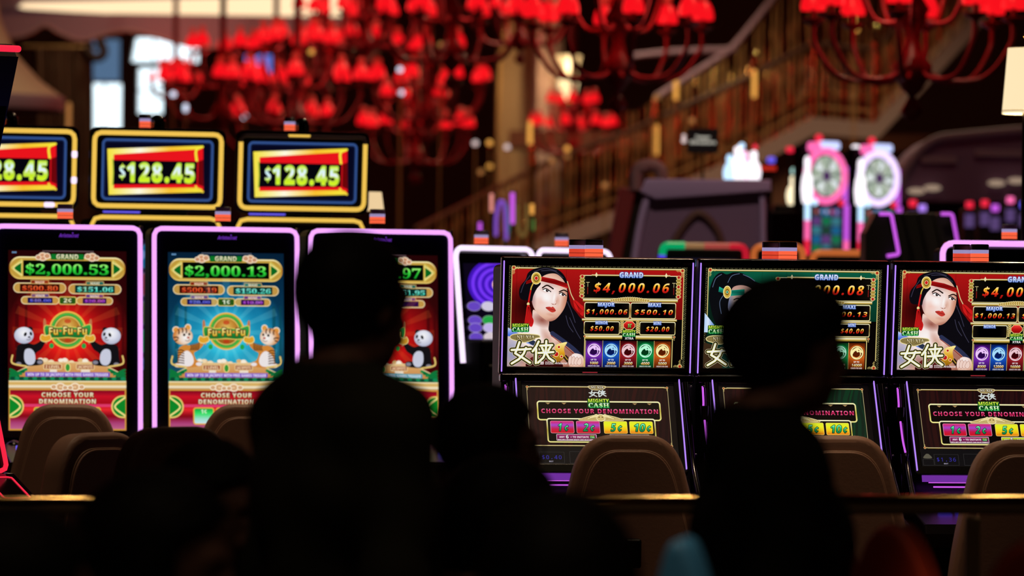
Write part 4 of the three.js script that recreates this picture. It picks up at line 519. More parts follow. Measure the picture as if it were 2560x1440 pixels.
// --- cabinet backs; violet light is put into the panel and rim colours
const violetLitPanel = std(lin(0.21, 0.135, 0.33), 0.6), violetLitRim = std(lin(0.44, 0.36, 0.82), 0.6);
{
  const W = (px, py) => { const p = at(px, py, 24); return [p.x, p.y]; }, A = [W(1592, 640), W(1622, 470), W(1918, 462), W(1908, 640)];
  const t = thing('violet_tinted_cabinet', 'mauve cabinet back, violet light put into its colour, with an arched ridge and raised rim', 'cabinet', [0, 0, -24], 0), bot = (p) => [p[0] - (p[0] < 1 ? 0.25 : 0), 0];
  part('panel', extrude(poly([bot(A[0]), A[0], A[1], A[2], A[3], bot(A[3])]), 0.5, 0.01).translate(0, 0, -0.55), violetLitPanel, t); part('top_rim', extrude(poly([W(1606, 478), W(1618, 452), W(1922, 455), W(1922, 474), W(1640, 494)]), 0.08, 0.012).translate(0, 0, -0.06), violetLitRim, t);
  part('side_rim', bent([[...W(1578, 700), -0.02], [...W(1600, 560), -0.02], [...W(1622, 480), -0.02]], 0.025, 0.1, 20), violetLitRim, t); part('side_rim', bent([[...W(1906, 480), -0.02], [...W(1910, 700), -0.02]], 0.02, 0.1, 8), violetLitRim, t);
  part('arch_ridge', tube([[...W(1672, 640), -0.03], [...W(1700, 580), -0.03], [...W(1745, 534), -0.03], [...W(1790, 570), -0.03], [...W(1815, 640), -0.03]], 0.025, 40, 8), std(lin(0.12, 0.06, 0.07), 0.6), t);
  const u = thing('wine_red_cabinet', 'narrow wine red cabinet side left of the mauve cabinet', 'cabinet', [0, 0, -25.1], 0), W2 = (px, py) => { const p = at(px, py, 25); return [p.x, p.y]; };
  part('side_panel', extrude(poly([[W2(1520, 720)[0], 0], W2(1524, 640), W2(1556, 470), W2(1588, 470), W2(1552, 640), [W2(1546, 720)[0], 0]]), 0.4, 0.01).translate(0, 0, -0.45), M.wine, u); part('back_panel', extrude(poly([[W2(1546, 720)[0], 0], W2(1552, 640), W2(1586, 474), W2(1616, 474), W2(1584, 640), [W2(1576, 720)[0], 0]]), 0.3, 0.004).translate(0, 0, -0.42), M.matte, u);
  part('top_arch', [bent([[...W2(1592, 474), -0.05], [...W2(1592, 412), -0.05], [...W2(1655, 412), -0.05], [...W2(1655, 462), -0.05]], 0.042, 0.12, 40), ball(0.012, W2(1613, 422)[0], W2(1613, 422)[1], 0.0, 8)], M.mauve, u);
}
// --- wheel machines with glowing skittles
const pinA = [lin(1, 0.92, 1), lin(1, 0.55, 0.8), lin(0.5, 0.75, 1), lin(1, 0.85, 0.55)].map((q) => glow(q, 1.5));
const pinShape = (h, w = 1) => lathe([[0, 0], [0.16, 0], [0.2, 0.08], [0.24, 0.3], [0.2, 0.52], [0.1, 0.7], [0.12, 0.84], [0.1, 0.95], [0, 1]].map(([r, y]) => [r * h * w, y * h]), 16);
function wheelMachine(px, py, k, label) {
  const p = at(px, py, 28 + k * 0.3), t = thing('wheel_slot_machine', label, 'slot machine', [p.x, 0, p.z], 38 * R, 'wheel machines with pink lights'), y = p.y;
  part('cabinet', [bx(0.40, y - 0.25, 0.4, 0, (y - 0.25) / 2, -0.2, 0.02), bx(0.30, 0.6, 0.10, 0, y - 0.08, -0.14, 0.02)], M.black, t); part('wheel_face', moved(new THREE.CircleGeometry(0.145, 40), 0, y, 0.012), wheelFace(k), t, 'segmented prize wheel'); part('wheel_ring', moved(new THREE.TorusGeometry(0.18, 0.026, 10, 48), 0, y, 0.0), k ? glow(lin(0.80, 0.62, 1.0), 1.4) : M.pink_led, t, k ? 'pale lilac glowing ring' : 'pink glowing ring'); part('wheel_backing', moved(cyl(0.2, 0.2, 0.03), 0, y, -0.03, Math.PI / 2), M.matte, t);
  part('crown', [moved(bx(0.20, 0.06, 0.06, 0, 0, 0, 0.02), 0.04, y + 0.22, -0.02)], glow(lin(0.55, 0.62, 1.0), 1.3), t, 'blue white crown light'); part('crown', [moved(bx(0.12, 0.07, 0.05, 0, 0, 0, 0.02), -0.09, y + 0.205, -0.02)], M.pink_led, t, 'pink crown light'); part('beacon', ball(0.03, -0.05, y + 0.27, -0.02, 12), M.red_led, t, 'red beacon');
  const reel = part('reel_screen', sheet(0.30, 0.40).translate(0, y - 0.42, 0.012), reelScreen(k), t); void reel; part('key_panel', bx(0.34, 0.08, 0.2, 0, y - 0.72, 0.1, 0.02), M.black, t);
  for (const s of [-1, 1]) { part('light_column', cyl(0.018, 0.018, 0.12, s * 0.19, y - 0.26, 0.02), s < 0 ? pinA[2] : M.magenta_led, t, 'light column'); part('light_column', cyl(0.018, 0.018, 0.14, s * 0.19, y - 0.39, 0.02), s < 0 ? M.pink_led : M.magenta_led, t); part('light_column', cyl(0.018, 0.018, 0.16, s * 0.19, y - 0.54, 0.02), s < 0 ? M.red_led : M.pink_led, t); part('globe_light', ball(0.024, s * 0.13, y - 0.19, 0.03, 12), s < 0 ? pinA[2] : M.red_led, t); }
  part('skittle_light', moved(pinShape(0.34, 0.52), -0.205, y - 0.20, 0.03), pinA[k ? 0 : 0], t, 'white glowing skittle'); part('light_rod', cyl(0.016, 0.016, 0.26, 0.195, y - 0.06, 0.0), M.magenta_led, t, 'magenta light rod');
  const l = panelLight(t, 0xff80c8, 1.2, 0.3, 0.3, 0.06); l.position.y = y;
}
wheelMachine(2064, 440, 0, 'wheel slot machine with a pink glowing ring'); wheelMachine(2196, 446, 1, 'wheel slot machine with a pale lilac ring, right of the pink one');
{ const t = thing('skittle_machine', 'slot machine topped with three glowing skittles above the mauve cabinet', 'slot machine', at(1856, 720, 27).setY(0).toArray(), 10 * R), q = at(1856, 455, 27).y;
  part('cabinet', bx(0.36, q, 0.36, 0, q / 2, -0.1, 0.02), M.black, t); for (const [x, h, m] of [[-0.10, 0.19, 2], [-0.04, 0.25, 0], [0.07, 0.22, 0]]) part('skittle_light', moved(pinShape(h), x, q, 0), pinA[m], t, 'glowing skittle'); part('skittle_light', moved(pinShape(0.2), 0.02, q + 0.02, -0.06), pinA[1], t, 'pink glowing skittle'); part('beacon', ball(0.022, -0.01, q + 0.25, -0.02, 12), pinA[2], t, 'white beacon'); part('beacon', ball(0.018, 0.085, q + 0.245, -0.02, 12), M.red_led, t, 'red beacon'); part('red_sign', bx(0.16, 0.03, 0.02, 0.16, q + 0.10, -0.05), glow(lin(0.5, 0.02, 0.01), 1), t); }
{ const t = thing('amber_skittle_machine', 'slot machine with an amber glowing skittle left of the pink wheel', 'slot machine', at(1981, 720, 29).setY(0).toArray(), 0), q = at(1981, 512, 29).y; part('cabinet', bx(0.30, q, 0.3, 0, q / 2, -0.1, 0.02), M.black, t); part('skittle_light', moved(pinShape(0.22), 0, q, 0.0), pinA[3], t, 'amber glowing skittle'); part('beacon', ball(0.03, 0.01, q + 0.25, 0, 12), glow(lin(0.6, 1, 0.9), 1), t); }
// --- dark cabinets with violet edges, seen from the side
for (const [k, px, lit] of [[0, 2228, 1], [1, 2262, 0], [2, 2300, 0], [3, 2338, 0], [4, 2380, 1]]) {
  const p = at(px, 535, 19.5 + k * 0.34), t = thing('side_on_slot_machine', ['violet edged cabinet side left of the dark row', 'first plain dark cabinet side right of the violet edge', 'middle dark cabinet side between the violet edges', 'last dark cabinet side before the second violet edge', 'violet edged cabinet side right of the dark row'][k], 'slot machine', [p.x, 0, p.z], 0, 'dark cabinets seen from the side'), y = p.y;
  part('side_panel', extrude(poly([[-0.12, 0], [0.04, 0], [0.05, y - 0.22], [0.0, y], [-0.07, y], [-0.12, y - 0.1]]), 0.3, 0.006).translate(0, 0, -0.32), std([0x0b0a10, 0x17131a, 0x0e0c12, 0x1a161c, 0x0b0a10][k], 0.5), t);
  part('edge_trim', bent([[-0.01, y - 0.01, 0.0], [0.045, y - 0.22, 0.0], [0.05, y - 0.4, 0]], 0.007, 0.04, 20), M.matte, t);
  if (lit) part('light_edge', bent([[-0.06, y, 0.01], [0.0, y, 0.01], [0.04, y - 0.20, 0.01], [-0.02, y - 0.21, 0.01]], 0.0085, 0.012, 40), M.magenta_led, t, 'violet light edge');
}

// ---------------------------------------------------------------- chairs, rail, lamp
function backShape(w0, w1, h) { const s = new THREE.Shape(), a = w0 / 2, b = w1 / 2, c = Math.min(0.085, w0 * 0.36); s.moveTo(-b + 0.06, 0); s.lineTo(b - 0.06, 0); s.quadraticCurveTo(b, 0, b, 0.07); s.bezierCurveTo(b - 0.005, h * 0.40, a + 0.045, h * 0.66, a + 0.022, h * 0.80); s.bezierCurveTo(a + 0.004, h * 0.94, a - c * 0.35, h, a - c, h); s.lineTo(-a + c, h); s.bezierCurveTo(-a + c * 0.35, h, -a - 0.004, h * 0.94, -a - 0.022, h * 0.80); s.bezierCurveTo(-a - 0.045, h * 0.66, -b + 0.005, h * 0.40, -b, 0.07); s.quadraticCurveTo(-b, 0, -b + 0.06, 0); return s; }
function casinoChair(px, pyTop, depth, turn, material, label) {
  const top = at(px, pyTop, depth), t = thing('casino_chair', label, 'chair', [top.x, 0, top.z], turn, 'padded chairs at the machines'), h = 0.62, y0 = top.y - h - 0.012;
  const outer = backShape(0.275, 0.46, h), b = part('backrest', moved(extrude(outer, 0.055, 0.022, 14).translate(0, 0, -0.03), 0, y0, 0, 5 * R), material, t);
  const rim = backShape(0.245, 0.42, h - 0.045).getPoints(16).map((p) => V(p.x, p.y + 0.016, -0.0535));
  part('piping', moved(new THREE.TubeGeometry(new THREE.CatmullRomCurve3(rim.slice(0, -1), true), 120, 0.0032, 6, true), 0, y0, 0, 5 * R), M.piping, b); part('back_pad', moved(extrude(backShape(0.235, 0.41, h - 0.055), 0.006, 0.004, 12).translate(0, 0.021, -0.058), 0, y0, 0, 5 * R), material, b);
  part('seat', bx(0.46, 0.10, 0.44, 0, 0.56, 0.22, 0.04), material, t); const br = part('back_bracket', bx(0.05, 0.09, 0.05, 0.0, y0 + 0.28, -0.075, 0.008), M.black, t); part('pull_ring', moved(new THREE.TorusGeometry(0.03, 0.004, 8, 24, Math.PI), 0.05, y0 + 0.30, -0.085, 0, 0, Math.PI), M.chrome, br);
  part('back_support', bx(0.20, 0.10, 0.03, 0, 0.56, 0.0, 0.01), M.black, t); part('pedestal', cyl(0.035, 0.045, 0.50, 0, 0.27, 0.22), M.dark_chrome, t); part('base', lathe([[0, 0], [0.24, 0], [0.24, 0.012], [0.08, 0.035], [0.05, 0.05], [0, 0.05]]).translate(0, 0, 0.22), M.dark_chrome, t);
}
const awayTurn = Math.PI;   // chairs face their machine, so the backs are towards the viewer
casinoChair(1576, 1096, 12.15, awayTurn + rowTurn, M.tan, 'tan leather chair in front of the machine with the $50.00 minor prize'); casinoChair(2098, 1098, 12.1, awayTurn + rowTurn + 0.05, M.tan, 'tan leather chair in front of the green picture machine'); casinoChair(2572, 1108, 12.0, awayTurn + rowTurn, M.tan, 'tan leather chair at the right border before the rightmost machine');
casinoChair(170, 1018, 14.5, awayTurn + 0.12, M.tan, 'upright leather chair in front of the panda machine at the far left'); casinoChair(624, 1018, 14.5, awayTurn + 0.12, M.tan, 'leather chair in front of the tiger machine, partly behind the standing person'); casinoChair(262, 1090, 12.0, awayTurn + 0.8, M.tan, 'tan chair turned sideways, overlapping the chair at the far left'); casinoChair(456, 1076, 11.0, awayTurn + 0.6, M.tan, 'tan chair behind the dark haired head near the tiger machine');
{ // brass rail on posts between the hall and the machines
  const a = at(-120, 1254, 8.75), b = at(2760, 1249, 9.28), t = thing('brass_rail', 'long polished brass rail on posts in front of the chairs', 'rail', [0, 0, 0]), d = b.clone().sub(a), n = d.clone().normalize();
  part('handrail', tube([a, a.clone().lerp(b, 0.5), b], 0.0125, 8, 20), M.brass, t); part('under_rail', [...Array(1)].map(() => { const g = bx(d.length(), 0.022, 0.026, 0, 0, 0, 0.006); g.rotateY(Math.atan2(-n.z, n.x)); const m = a.clone().lerp(b, 0.5); return g.translate(m.x, m.y - 0.021, m.z); }), M.satin_brass, t);
  for (const px of [-40, 640, 1480, 2416]) { const f = (px + 120) / 2880, p = a.clone().lerp(b, f), po = part('post', bx(0.034, p.y - 0.04, 0.03, p.x, (p.y - 0.04) / 2, p.z, 0.006), M.satin_brass, t); part('foot', lathe([[0, 0], [0.06, 0], [0.06, 0.01], [0.025, 0.03], [0, 0.03]]).translate(p.x, 0, p.z), M.satin_brass, po); }
  part('lower_rail', [(() => { const g = bx(d.length(), 0.025, 0.02, 0, 0, 0, 0.004); g.rotateY(Math.atan2(-n.z, n.x)); const m = a.clone().lerp(b, 0.5); return g.translate(m.x, 0.35, m.z); })()], M.satin_brass, t);
}
function padStool(px, pyTop, depth, turn, material, frame, w, label) {
  const top = at(px, pyTop, depth), t = thing('padded_stool', label, 'stool', [top.x, 0, top.z], turn, 'padded stools in the foreground'), h = 0.34, y0 = top.y - h;
  const s = new THREE.Shape(); s.moveTo(-w / 2 + 0.03, 0); s.lineTo(w / 2 - 0.03, 0); s.quadraticCurveTo(w / 2, h * 0.4, w / 2 - 0.01, h * 0.62); s.quadraticCurveTo(w / 2 - 0.04, h, 0, h); s.quadraticCurveTo(-w / 2 + 0.04, h, -w / 2 + 0.01, h * 0.62); s.quadraticCurveTo(-w / 2, h * 0.4, -w / 2 + 0.03, 0);
  const b = part('backrest', moved(extrude(s, 0.04, 0.016, 14).translate(0, 0, -0.02), 0, y0, 0, -6 * R), material, t); part('back_frame', moved(new THREE.TubeGeometry(new THREE.CatmullRomCurve3(s.getPoints(14).map((p) => V(p.x * 1.06, p.y * 1.02, 0)), false), 60, 0.012, 8), 0, y0, 0, -6 * R), frame, b);
  part('seat', [lathe([[0, 0], [w * 0.5, 0], [w * 0.52, 0.03], [w * 0.5, 0.07], [0, 0.085]]).translate(0, y0 - 0.13, 0.2)], material, t); part('back_support', tube([[0, y0 + 0.05, -0.03], [0, y0 - 0.10, -0.04], [0, y0 - 0.12, 0.1]], 0.016, 12, 8), frame, t); part('pedestal', cyl(0.03, 0.035, y0 - 0.13, 0, (y0 - 0.13) / 2, 0.2), M.chrome, t); part('base', lathe([[0, 0], [0.22, 0], [0.22, 0.012], [0.06, 0.04], [0, 0.045]]).translate(0, 0, 0.2), M.chrome, t);
}
padStool(2096, 1286, 8.1, 2.0, M.red_vinyl, M.chrome, 0.16, 'narrow red stool back beside the person in profile'); padStool(2262, 1326, 7.55, 2.5, M.red_vinyl, M.chrome, 0.17, 'red padded stool back with a chrome rim under the rail'); padStool(2590, 1366, 6.5, 3.0, M.red_vinyl, M.black, 0.19, 'red padded stool back with a black rim at the lower right corner'); padStool(1730, 1364, 6.3, 2.7, M.teal_vinyl, M.black, 0.10, 'teal padded stool back at the bottom left of the person in profile');
{ // standing lamp with a cream shade
  const p = at(2561, 285, 15.9), t = thing('floor_lamp', 'floor lamp with a glowing cream drum shade at the right border', 'lamp', [p.x, 0, p.z]), y = p.y, h = 0.268;
  part('shade', lathe([[0.088, y], [0.091, y], [0.070, y + h], [0.067, y + h], [0.088, y]], 40), new THREE.MeshStandardMaterial({ color: lin(0.7, 0.6, 0.42), roughness: 0.9, emissive: lin(1.0, 0.80, 0.48), emissiveIntensity: 1.0 }), t, 'cream fabric shade'); part('shade_rim', [moved(new THREE.TorusGeometry(0.0905, 0.002, 6, 40), 0, y + 0.012, 0, Math.PI / 2), moved(new THREE.TorusGeometry(0.069, 0.002, 6, 40), 0, y + h, 0, Math.PI / 2)], std(lin(0.4, 0.3, 0.18), 0.8), t);
  part('bulb', ball(0.03, 0, y + 0.12, 0, 16), glow(lin(1, 0.8, 0.5), 3), t); part('pole', cyl(0.009, 0.009, y + 0.08, 0, (y + 0.08) / 2, 0, 12), M.dark_chrome, t); part('base', lathe([[0, 0], [0.13, 0], [0.13, 0.012], [0.03, 0.03], [0, 0.03]]), M.dark_chrome, t); part('finial', [cyl(0.003, 0.003, h - 0.05, 0, y + 0.15 + (h - 0.05) / 2, 0, 8), ball(0.009, 0, y + h + 0.05, 0, 10)], M.brass, t);
  const l = new THREE.PointLight(lin(1, 0.74, 0.42), 0.7); l.name = 'lamp_light'; l.position.set(0, y + 0.12, 0); l.castShadow = true; t.add(l);
}

// ---------------------------------------------------------------- red chandeliers
const shadeGlow = glow(lin(1.0, 0.006, 0.012), 0.95), flameGlow = glow(lin(0.62, 0.02, 0.012), 0.75), redLamp = lin(1.0, 0.06, 0.05);
const armGeo = (r, drop) => tube([[0.03, -drop * 0.72, 0], [r * 0.30, -drop, 0], [r * 0.72, -drop * 0.96, 0], [r * 0.97, -drop * 0.45, 0], [r, -0.03, 0]], 0.017, 26, 7);
function chandelier(px, py, R0, depth, label, k = 1) {
  const p = at(px, py, depth), t = thing('red_chandelier', label, 'chandelier', p.toArray(), rnd(0, 0.6), 'red lacquered chandeliers'), s = R0 / 0.6, drop = 0.36 * s;
  part('stem', lathe([[0, -0.62], [0.035, -0.6], [0.07, -0.55], [0.035, -0.49], [0.02, -0.46], [0.06, -0.42], [0.11, -0.34], [0.12, -0.28], [0.06, -0.2], [0.04, -0.1], [0.07, 0.0], [0.10, 0.06], [0.05, 0.14], [0.03, 0.3], [0.05, 0.36], [0.02, 0.42], [0, 0.44]].map(([r, y]) => [r * s, y * s]), 20), M.lacquer, t);
  part('hanging_rod', cyl(0.034, 0.034, CEIL - p.y - 0.4 * s, 0, 0.4 * s + (CEIL - p.y - 0.4 * s) / 2, 0, 10), M.lacquer, t); part('ceiling_rose', lathe([[0, 0], [0.05, 0], [0.09, 0.04], [0.1, 0.06], [0, 0.06]]).translate(0, CEIL - p.y - 0.06, 0), M.lacquer, t);
  for (const [n, r, y, off] of [[8, R0, 0, 0], [5, R0 * 0.56, 0.34 * s, 0.3]]) for (let i = 0; i < n; i++) {
    const a = off + i / n * Math.PI * 2, arm = part('arm', armGeo(r, drop), M.lacquer, t); arm.position.y = y; arm.rotation.y = a;
    part('drip_pan', lathe([[0.012, -0.04], [0.03, -0.03], [0.075, 0], [0.07, 0.006], [0.02, -0.015], [0.012, -0.03]].map(([q, w]) => [q * s, w * s]), 16).translate(r, 0, 0), M.lacquer, arm); part('candle', cyl(0.014 * s, 0.014 * s, 0.07 * s, r, 0.03 * s, 0, 10), M.lacquer, arm);
    part('shade', lathe([[0.074, 0.055], [0.078, 0.085], [0.066, 0.14], [0.04, 0.185], [0.036, 0.185], [0.07, 0.06], [0.074, 0.055]].map(([q, w]) => [q * s, w * s]), 16).translate(r, 0, 0), shadeGlow, arm, 'glowing red shade'); part('finial', ball(0.036 * s, r, 0.225 * s, 0, 10), flameGlow, arm);
  }
  const l = new THREE.PointLight(redLamp, 1.7 * k); l.name = 'chandelier_light'; l.position.set(0, 0.12, 0); l.castShadow = true; l.shadow.radius = 12; t.add(l);
}
chandelier(1546, 66, 0.60, 27.3, 'large red chandelier hanging at the top centre right, arms in view', 1.3); chandelier(2282, 48, 0.61, 23.7, 'large red chandelier at the top right with dark curved arms', 0.9); chandelier(1130, 44, 0.60, 33, 'red chandelier at the top edge left of the centre right one'); chandelier(818, 106, 0.58, 44, 'small red chandelier in front of the bright cove end'); chandelier(742, 210, 0.60, 36.5, 'red chandelier low above the rightmost jackpot meter'); chandelier(1072, 212, 0.60, 41, 'red chandelier right of the low one above the meter'); chandelier(1040, 326, 0.60, 44, 'lowest red chandelier beside the rightmost jackpot meter'); chandelier(556, 212, 0.60, 41, 'red chandelier above the gap between two jackpot meters'); chandelier(688, 298, 0.60, 45, 'faint red chandelier just above the jackpot meter row'); chandelier(1432, 322, 0.46, 44.5, 'distant red chandelier in front of the staircase lower flight'); chandelier(438, 206, 0.30, 47, 'small distant red chandelier beside the bright windows'); chandelier(920, 40, 0.5, 38, 'red chandelier cut by the top edge beside the cove'); chandelier(1300, 36, 0.45, 36, 'red chandelier at the top edge between two large ones');

// ---------------------------------------------------------------- canopy and glowing cove at the upper left
{
  const D = 48, W = (px, py) => { const p = at(px, py, D); return [p.x, p.y]; }, t = thing('scalloped_canopy', 'cream canopy with a scalloped valance under a glowing cove', 'canopy', [0, 0, -D]);
  const low = [[-120, 84], [0, 92], [50, 92], [85, 80], [115, 64], [150, 84], [205, 102], [260, 88], [310, 78], [350, 82], [400, 96], [460, 112], [540, 119], [600, 100], [650, 76], [690, 84], [740, 90], [800, 84], [862, 66]];
  const s = new THREE.Shape(); s.moveTo(...W(-120, 40)); s.splineThru(low.map(([a, b]) => new THREE.Vector2(...W(a, b)))); s.lineTo(...W(862, 44)); s.lineTo(...W(700, 42)); s.lineTo(...W(300, 36)); s.closePath();
  part('valance', extrude(s, 0.05, 0.006), M.mauve, t); part('trim_cord', tube(low.map(([a, b]) => [...W(a, b), 0.06]), 0.02, 120, 8), std(lin(0.45, 0.28, 0.28), 0.7), t);
  const ceil2 = poly([W(-200, 40), W(60, 22), W(300, 38), W(862, 46), W(862, 70), W(-200, 70)]); part('upper_band', extrude(ceil2, 0.04).translate(0, 0, -0.06), M.plum, t);
  const cove = poly([W(44, 16), W(56, 6), W(862, -14), W(856, 40), W(550, 40), W(350, 36), W(150, 26), W(60, 20)]); part('cove_light', extrude(cove, 0.03, 0.004).translate(0, 0, -0.14), glow(lin(1.0, 0.72, 0.43), 1.25), t, 'warm glowing cove');
  part('soffit', extrude(poly([W(-300, -300), W(900, -300), W(900, -12), W(52, 8), W(40, 20), W(-300, 30)]), 0.10).translate(0, 0, -0.26), M.mauve, t);
  const c = at(450, 12, D), l = new THREE.RectAreaLight(lin(1.0, 0.76, 0.5), 1.3, 3.9, 0.18); l.name = 'cove_lamp_light'; l.position.set(c.x, c.y, 0.08); l.rotation.set(-0.5, Math.PI, 0); t.add(l);
}
{ // draped curtain
  const a = at(84, 330, 50), b = at(232, 60, 50), t = thing('draped_curtain', 'dark olive curtain hanging left of the bright windows', 'curtain', [(a.x + b.x) / 2, 0, -50]), w = b.x - a.x, g = new THREE.PlaneGeometry(w, 4.6, 90, 24), q = g.attributes.position;
  for (let i = 0; i < q.count; i++) { const x = q.getX(i), y = q.getY(i); q.setX(i, x + 0.03 * Math.sin(y * 1.3)); q.setZ(i, 0.05 * Math.sin(x * 55 + 0.6 * Math.sin(y * 2)) + 0.02 * Math.sin(x * 130)); } g.computeVertexNormals(); g.translate(0, 2.32, 0);
  part('cloth', g, std(lin(0.16, 0.10, 0.055), 0.9, 0, { side: THREE.DoubleSide }), t); part('curtain_rod', moved(cyl(0.02, 0.02, w + 0.3, 0, 0, 0, 10), 0, 4.64, 0, 0, 0, Math.PI / 2), M.old_brass, t);
  const tb = part('tie_swag', tube([at(232, 66, 50), at(262, 130, 50), at(238, 146, 50), at(214, 120, 50)].map((p) => V(p.x - (a.x + b.x) / 2, p.y, 0.1)), 0.06, 20, 8), std(lin(0.07, 0.05, 0.035), 0.9), t); void tb;
}
{ // round tent canopy at the left border
  const e = at(20, 244, 36), t = thing('tent_canopy', 'sand coloured tent roof with a mauve hem at the left border', 'canopy', [at(-60, 0, 36).x, 0, -36]), r = at(162, 0, 36).x - at(-60, 0, 36).x, y = e.y;
  part('roof', lathe([[r, y], [r * 0.72, y + 0.17], [r * 0.46, y + 0.40], [r * 0.28, y + 0.72], [r * 0.2, y + 1.1], [0, y + 1.25]].reverse(), 40), M.cream, t); part('hem', lathe([[r, y + 0.01], [r * 1.01, y - 0.02], [r, y - 0.12], [r * 0.98, y - 0.12], [r * 0.985, y]], 40), M.mauve, t); part('pole', cyl(0.03, 0.03, y + 1.2, 0, (y + 1.2) / 2, 0, 12), M.old_brass, t);
}
{ const t = thing('wall_monitor', 'small blue wall monitor behind the red chandeliers', 'monitor', [at(648, 0, 52).x, 0, -52]), y = at(648, 160, 52).y; part('frame', bx(0.40, 0.30, 0.05, 0, y, 0, 0.01), M.matte, t); part('screen', sheet(0.35, 0.24).translate(0, y, 0.028), glow(lin(0.13, 0.2, 0.75), 1), t, 'blue screen'); part('stand', bx(0.06, y - 0.15, 0.05, 0, (y - 0.15) / 2, -0.02), M.matte, t); const l = panelLight(t, 0x5a70e8, 0.4, 0.34, 0.23, 0.04); l.position.y = y; }

// ---------------------------------------------------------------- staircase with brass balustrade
{
  const D = 40, W = (px, py) => { const p = at(px, py, D); return [p.x, p.y]; }, t = thing('staircase', 'wide staircase with brass balusters rising to the right', 'staircase', [0, 0, -D]);
  const line = [[1040, 770], [1390, 592], [1560, 530], [1870, 392], [2030, 306], [2186, 318], [2316, 178], [2420, 64], [2520, -60]];
  const top = line.map(([a, b]) => W(a, b - 8)), bot = line.map(([a, b]) => W(a + 4, b + 30)).reverse();
  part('stringer', extrude(poly([...top, ...bot]), 0.14, 0.01).translate(0, 0, 0), M.stone, t);
  for (let i = 0; i < line.length - 1; i++) { const n = i === 4 ? 2 : 6; for (let k = 0; k < n; k++) { const f = k / n, q = W(line[i][0] + (line[i + 1][0] - line[i][0]) * f, line[i][1] + (line[i + 1][1] - line[i][1]) * f), q2 = W(line[i][0] + (line[i + 1][0] - line[i][0]) * (k + 1) / n, line[i][1]); part('tread', bx(q2[0] - q[0] + 0.02, 0.05, 1.6, (q[0] + q2[0]) / 2, q[1] + 0.06, -0.82), M.wood, t); } }
  part('support_wall', extrude(poly([...line.slice(0, 5).map(([a, b]) => W(a, b + 30)), W(2030, 900), W(1040, 900)]), 0.10).translate(0, 0, -0.3), M.wood, t);
  const rail = (dx, dy) => line.slice(0, 8).map(([a, b]) => W(a + dx, b - dy));
  const H = 196; part('handrail', tube(rail(0, H).map(([x, y]) => [x, y, 0.07]), 0.028, 90, 8, false, 0.1), M.wood, t); part('mid_rail', tube(rail(0, 40).map(([x, y]) => [x, y, 0.07]), 0.012, 90, 6, false, 0.1), M.old_brass, t);
  const bal = lathe([[0.010, 0], [0.022, 0.03], [0.010, 0.08], [0.014, 0.24], [0.026, 0.30], [0.014, 0.36], [0.010, 0.5], [0.022, 0.64], [0.010, 0.72], [0.010, 0.80]], 10), knob = ball(0.032, 0, 0.3, 0, 10);
  const pts = line.slice(0, 8); let n = 0;
  for (let i = 0; i < pts.length - 1; i++) { const [a, b] = pts[i], [c, d] = pts[i + 1], m = Math.max(2, Math.round(Math.hypot(c - a, d - b) / 15)); for (let k = 0; k < m; k++) { const f = k / m, q = W(a + (c - a) * f, b + (d - b) * f), o = part('baluster', bal, n % 3 ? M.old_brass : M.brass, t); o.position.set(q[0], q[1], 0.07); if (n++ % 4 === 0) part('knob', knob, M.brass, o); } }
  const post = lathe([[0, 0], [0.05, 0], [0.05, 0.06], [0.03, 0.1], [0.03, 0.75], [0.05, 0.8], [0.05, 0.9], [0.03, 0.95], [0.05, 1.02], [0, 1.08]], 14); for (const [a, b] of [[1330, 622], [1640, 498], [1885, 386], [2034, 308], [2186, 318]]) { const q = W(a, b), o = part('newel_post', post, M.brass, t); o.position.set(q[0], q[1], 0.07); }
}
{ // second flight crossing behind
  const D = 47, W = (px, py) => { const p = at(px, py, D); return [p.x, p.y]; }, t = thing('upper_gallery', 'upper gallery with a sloping handrail and brass balusters behind the staircase', 'gallery', [0, 0, -D]), L = [[1640, 250], [1830, 128], [1960, -30], [2100, -190]];
  part('handrail', tube(L.map(([a, b]) => [...W(a, b - 6), 0]), 0.04, 30, 8, false, 0.1), M.mauve, t); part('landing_rail', tube([[1580, 140], [1700, 128], [1840, 124]].map(([a, b]) => [...W(a, b), 0]), 0.035, 12, 8), M.mauve, t);
  part('gallery_floor', bx(6, 0.2, 1.2, W(1900, 0)[0], W(0, 330)[1], -0.9), M.wood, t); part('column', bx(0.30, W(0, 330)[1], 0.3, W(1700, 0)[0], W(0, 330)[1] / 2, -0.9), M.wood, t);
  const bal = lathe([[0.012, -1], [0.012, -0.55], [0.03, -0.45], [0.012, -0.35], [0.012, 0]], 8); for (let i = 0; i < 46; i++) { const a = 1560 + i * 15, y = a < 1830 ? 250 - (a - 1640) * 0.64 : 128 - (a - 1830) * 1.215, q = W(a, Math.max(-60, Math.min(y, 280))), o = part('baluster', bal, i % 3 ? M.old_brass : M.brass, t); o.position.set(q[0], q[1], 0); o.scale.y = 0.9 + 0.5 * hash(i, 3); }
}
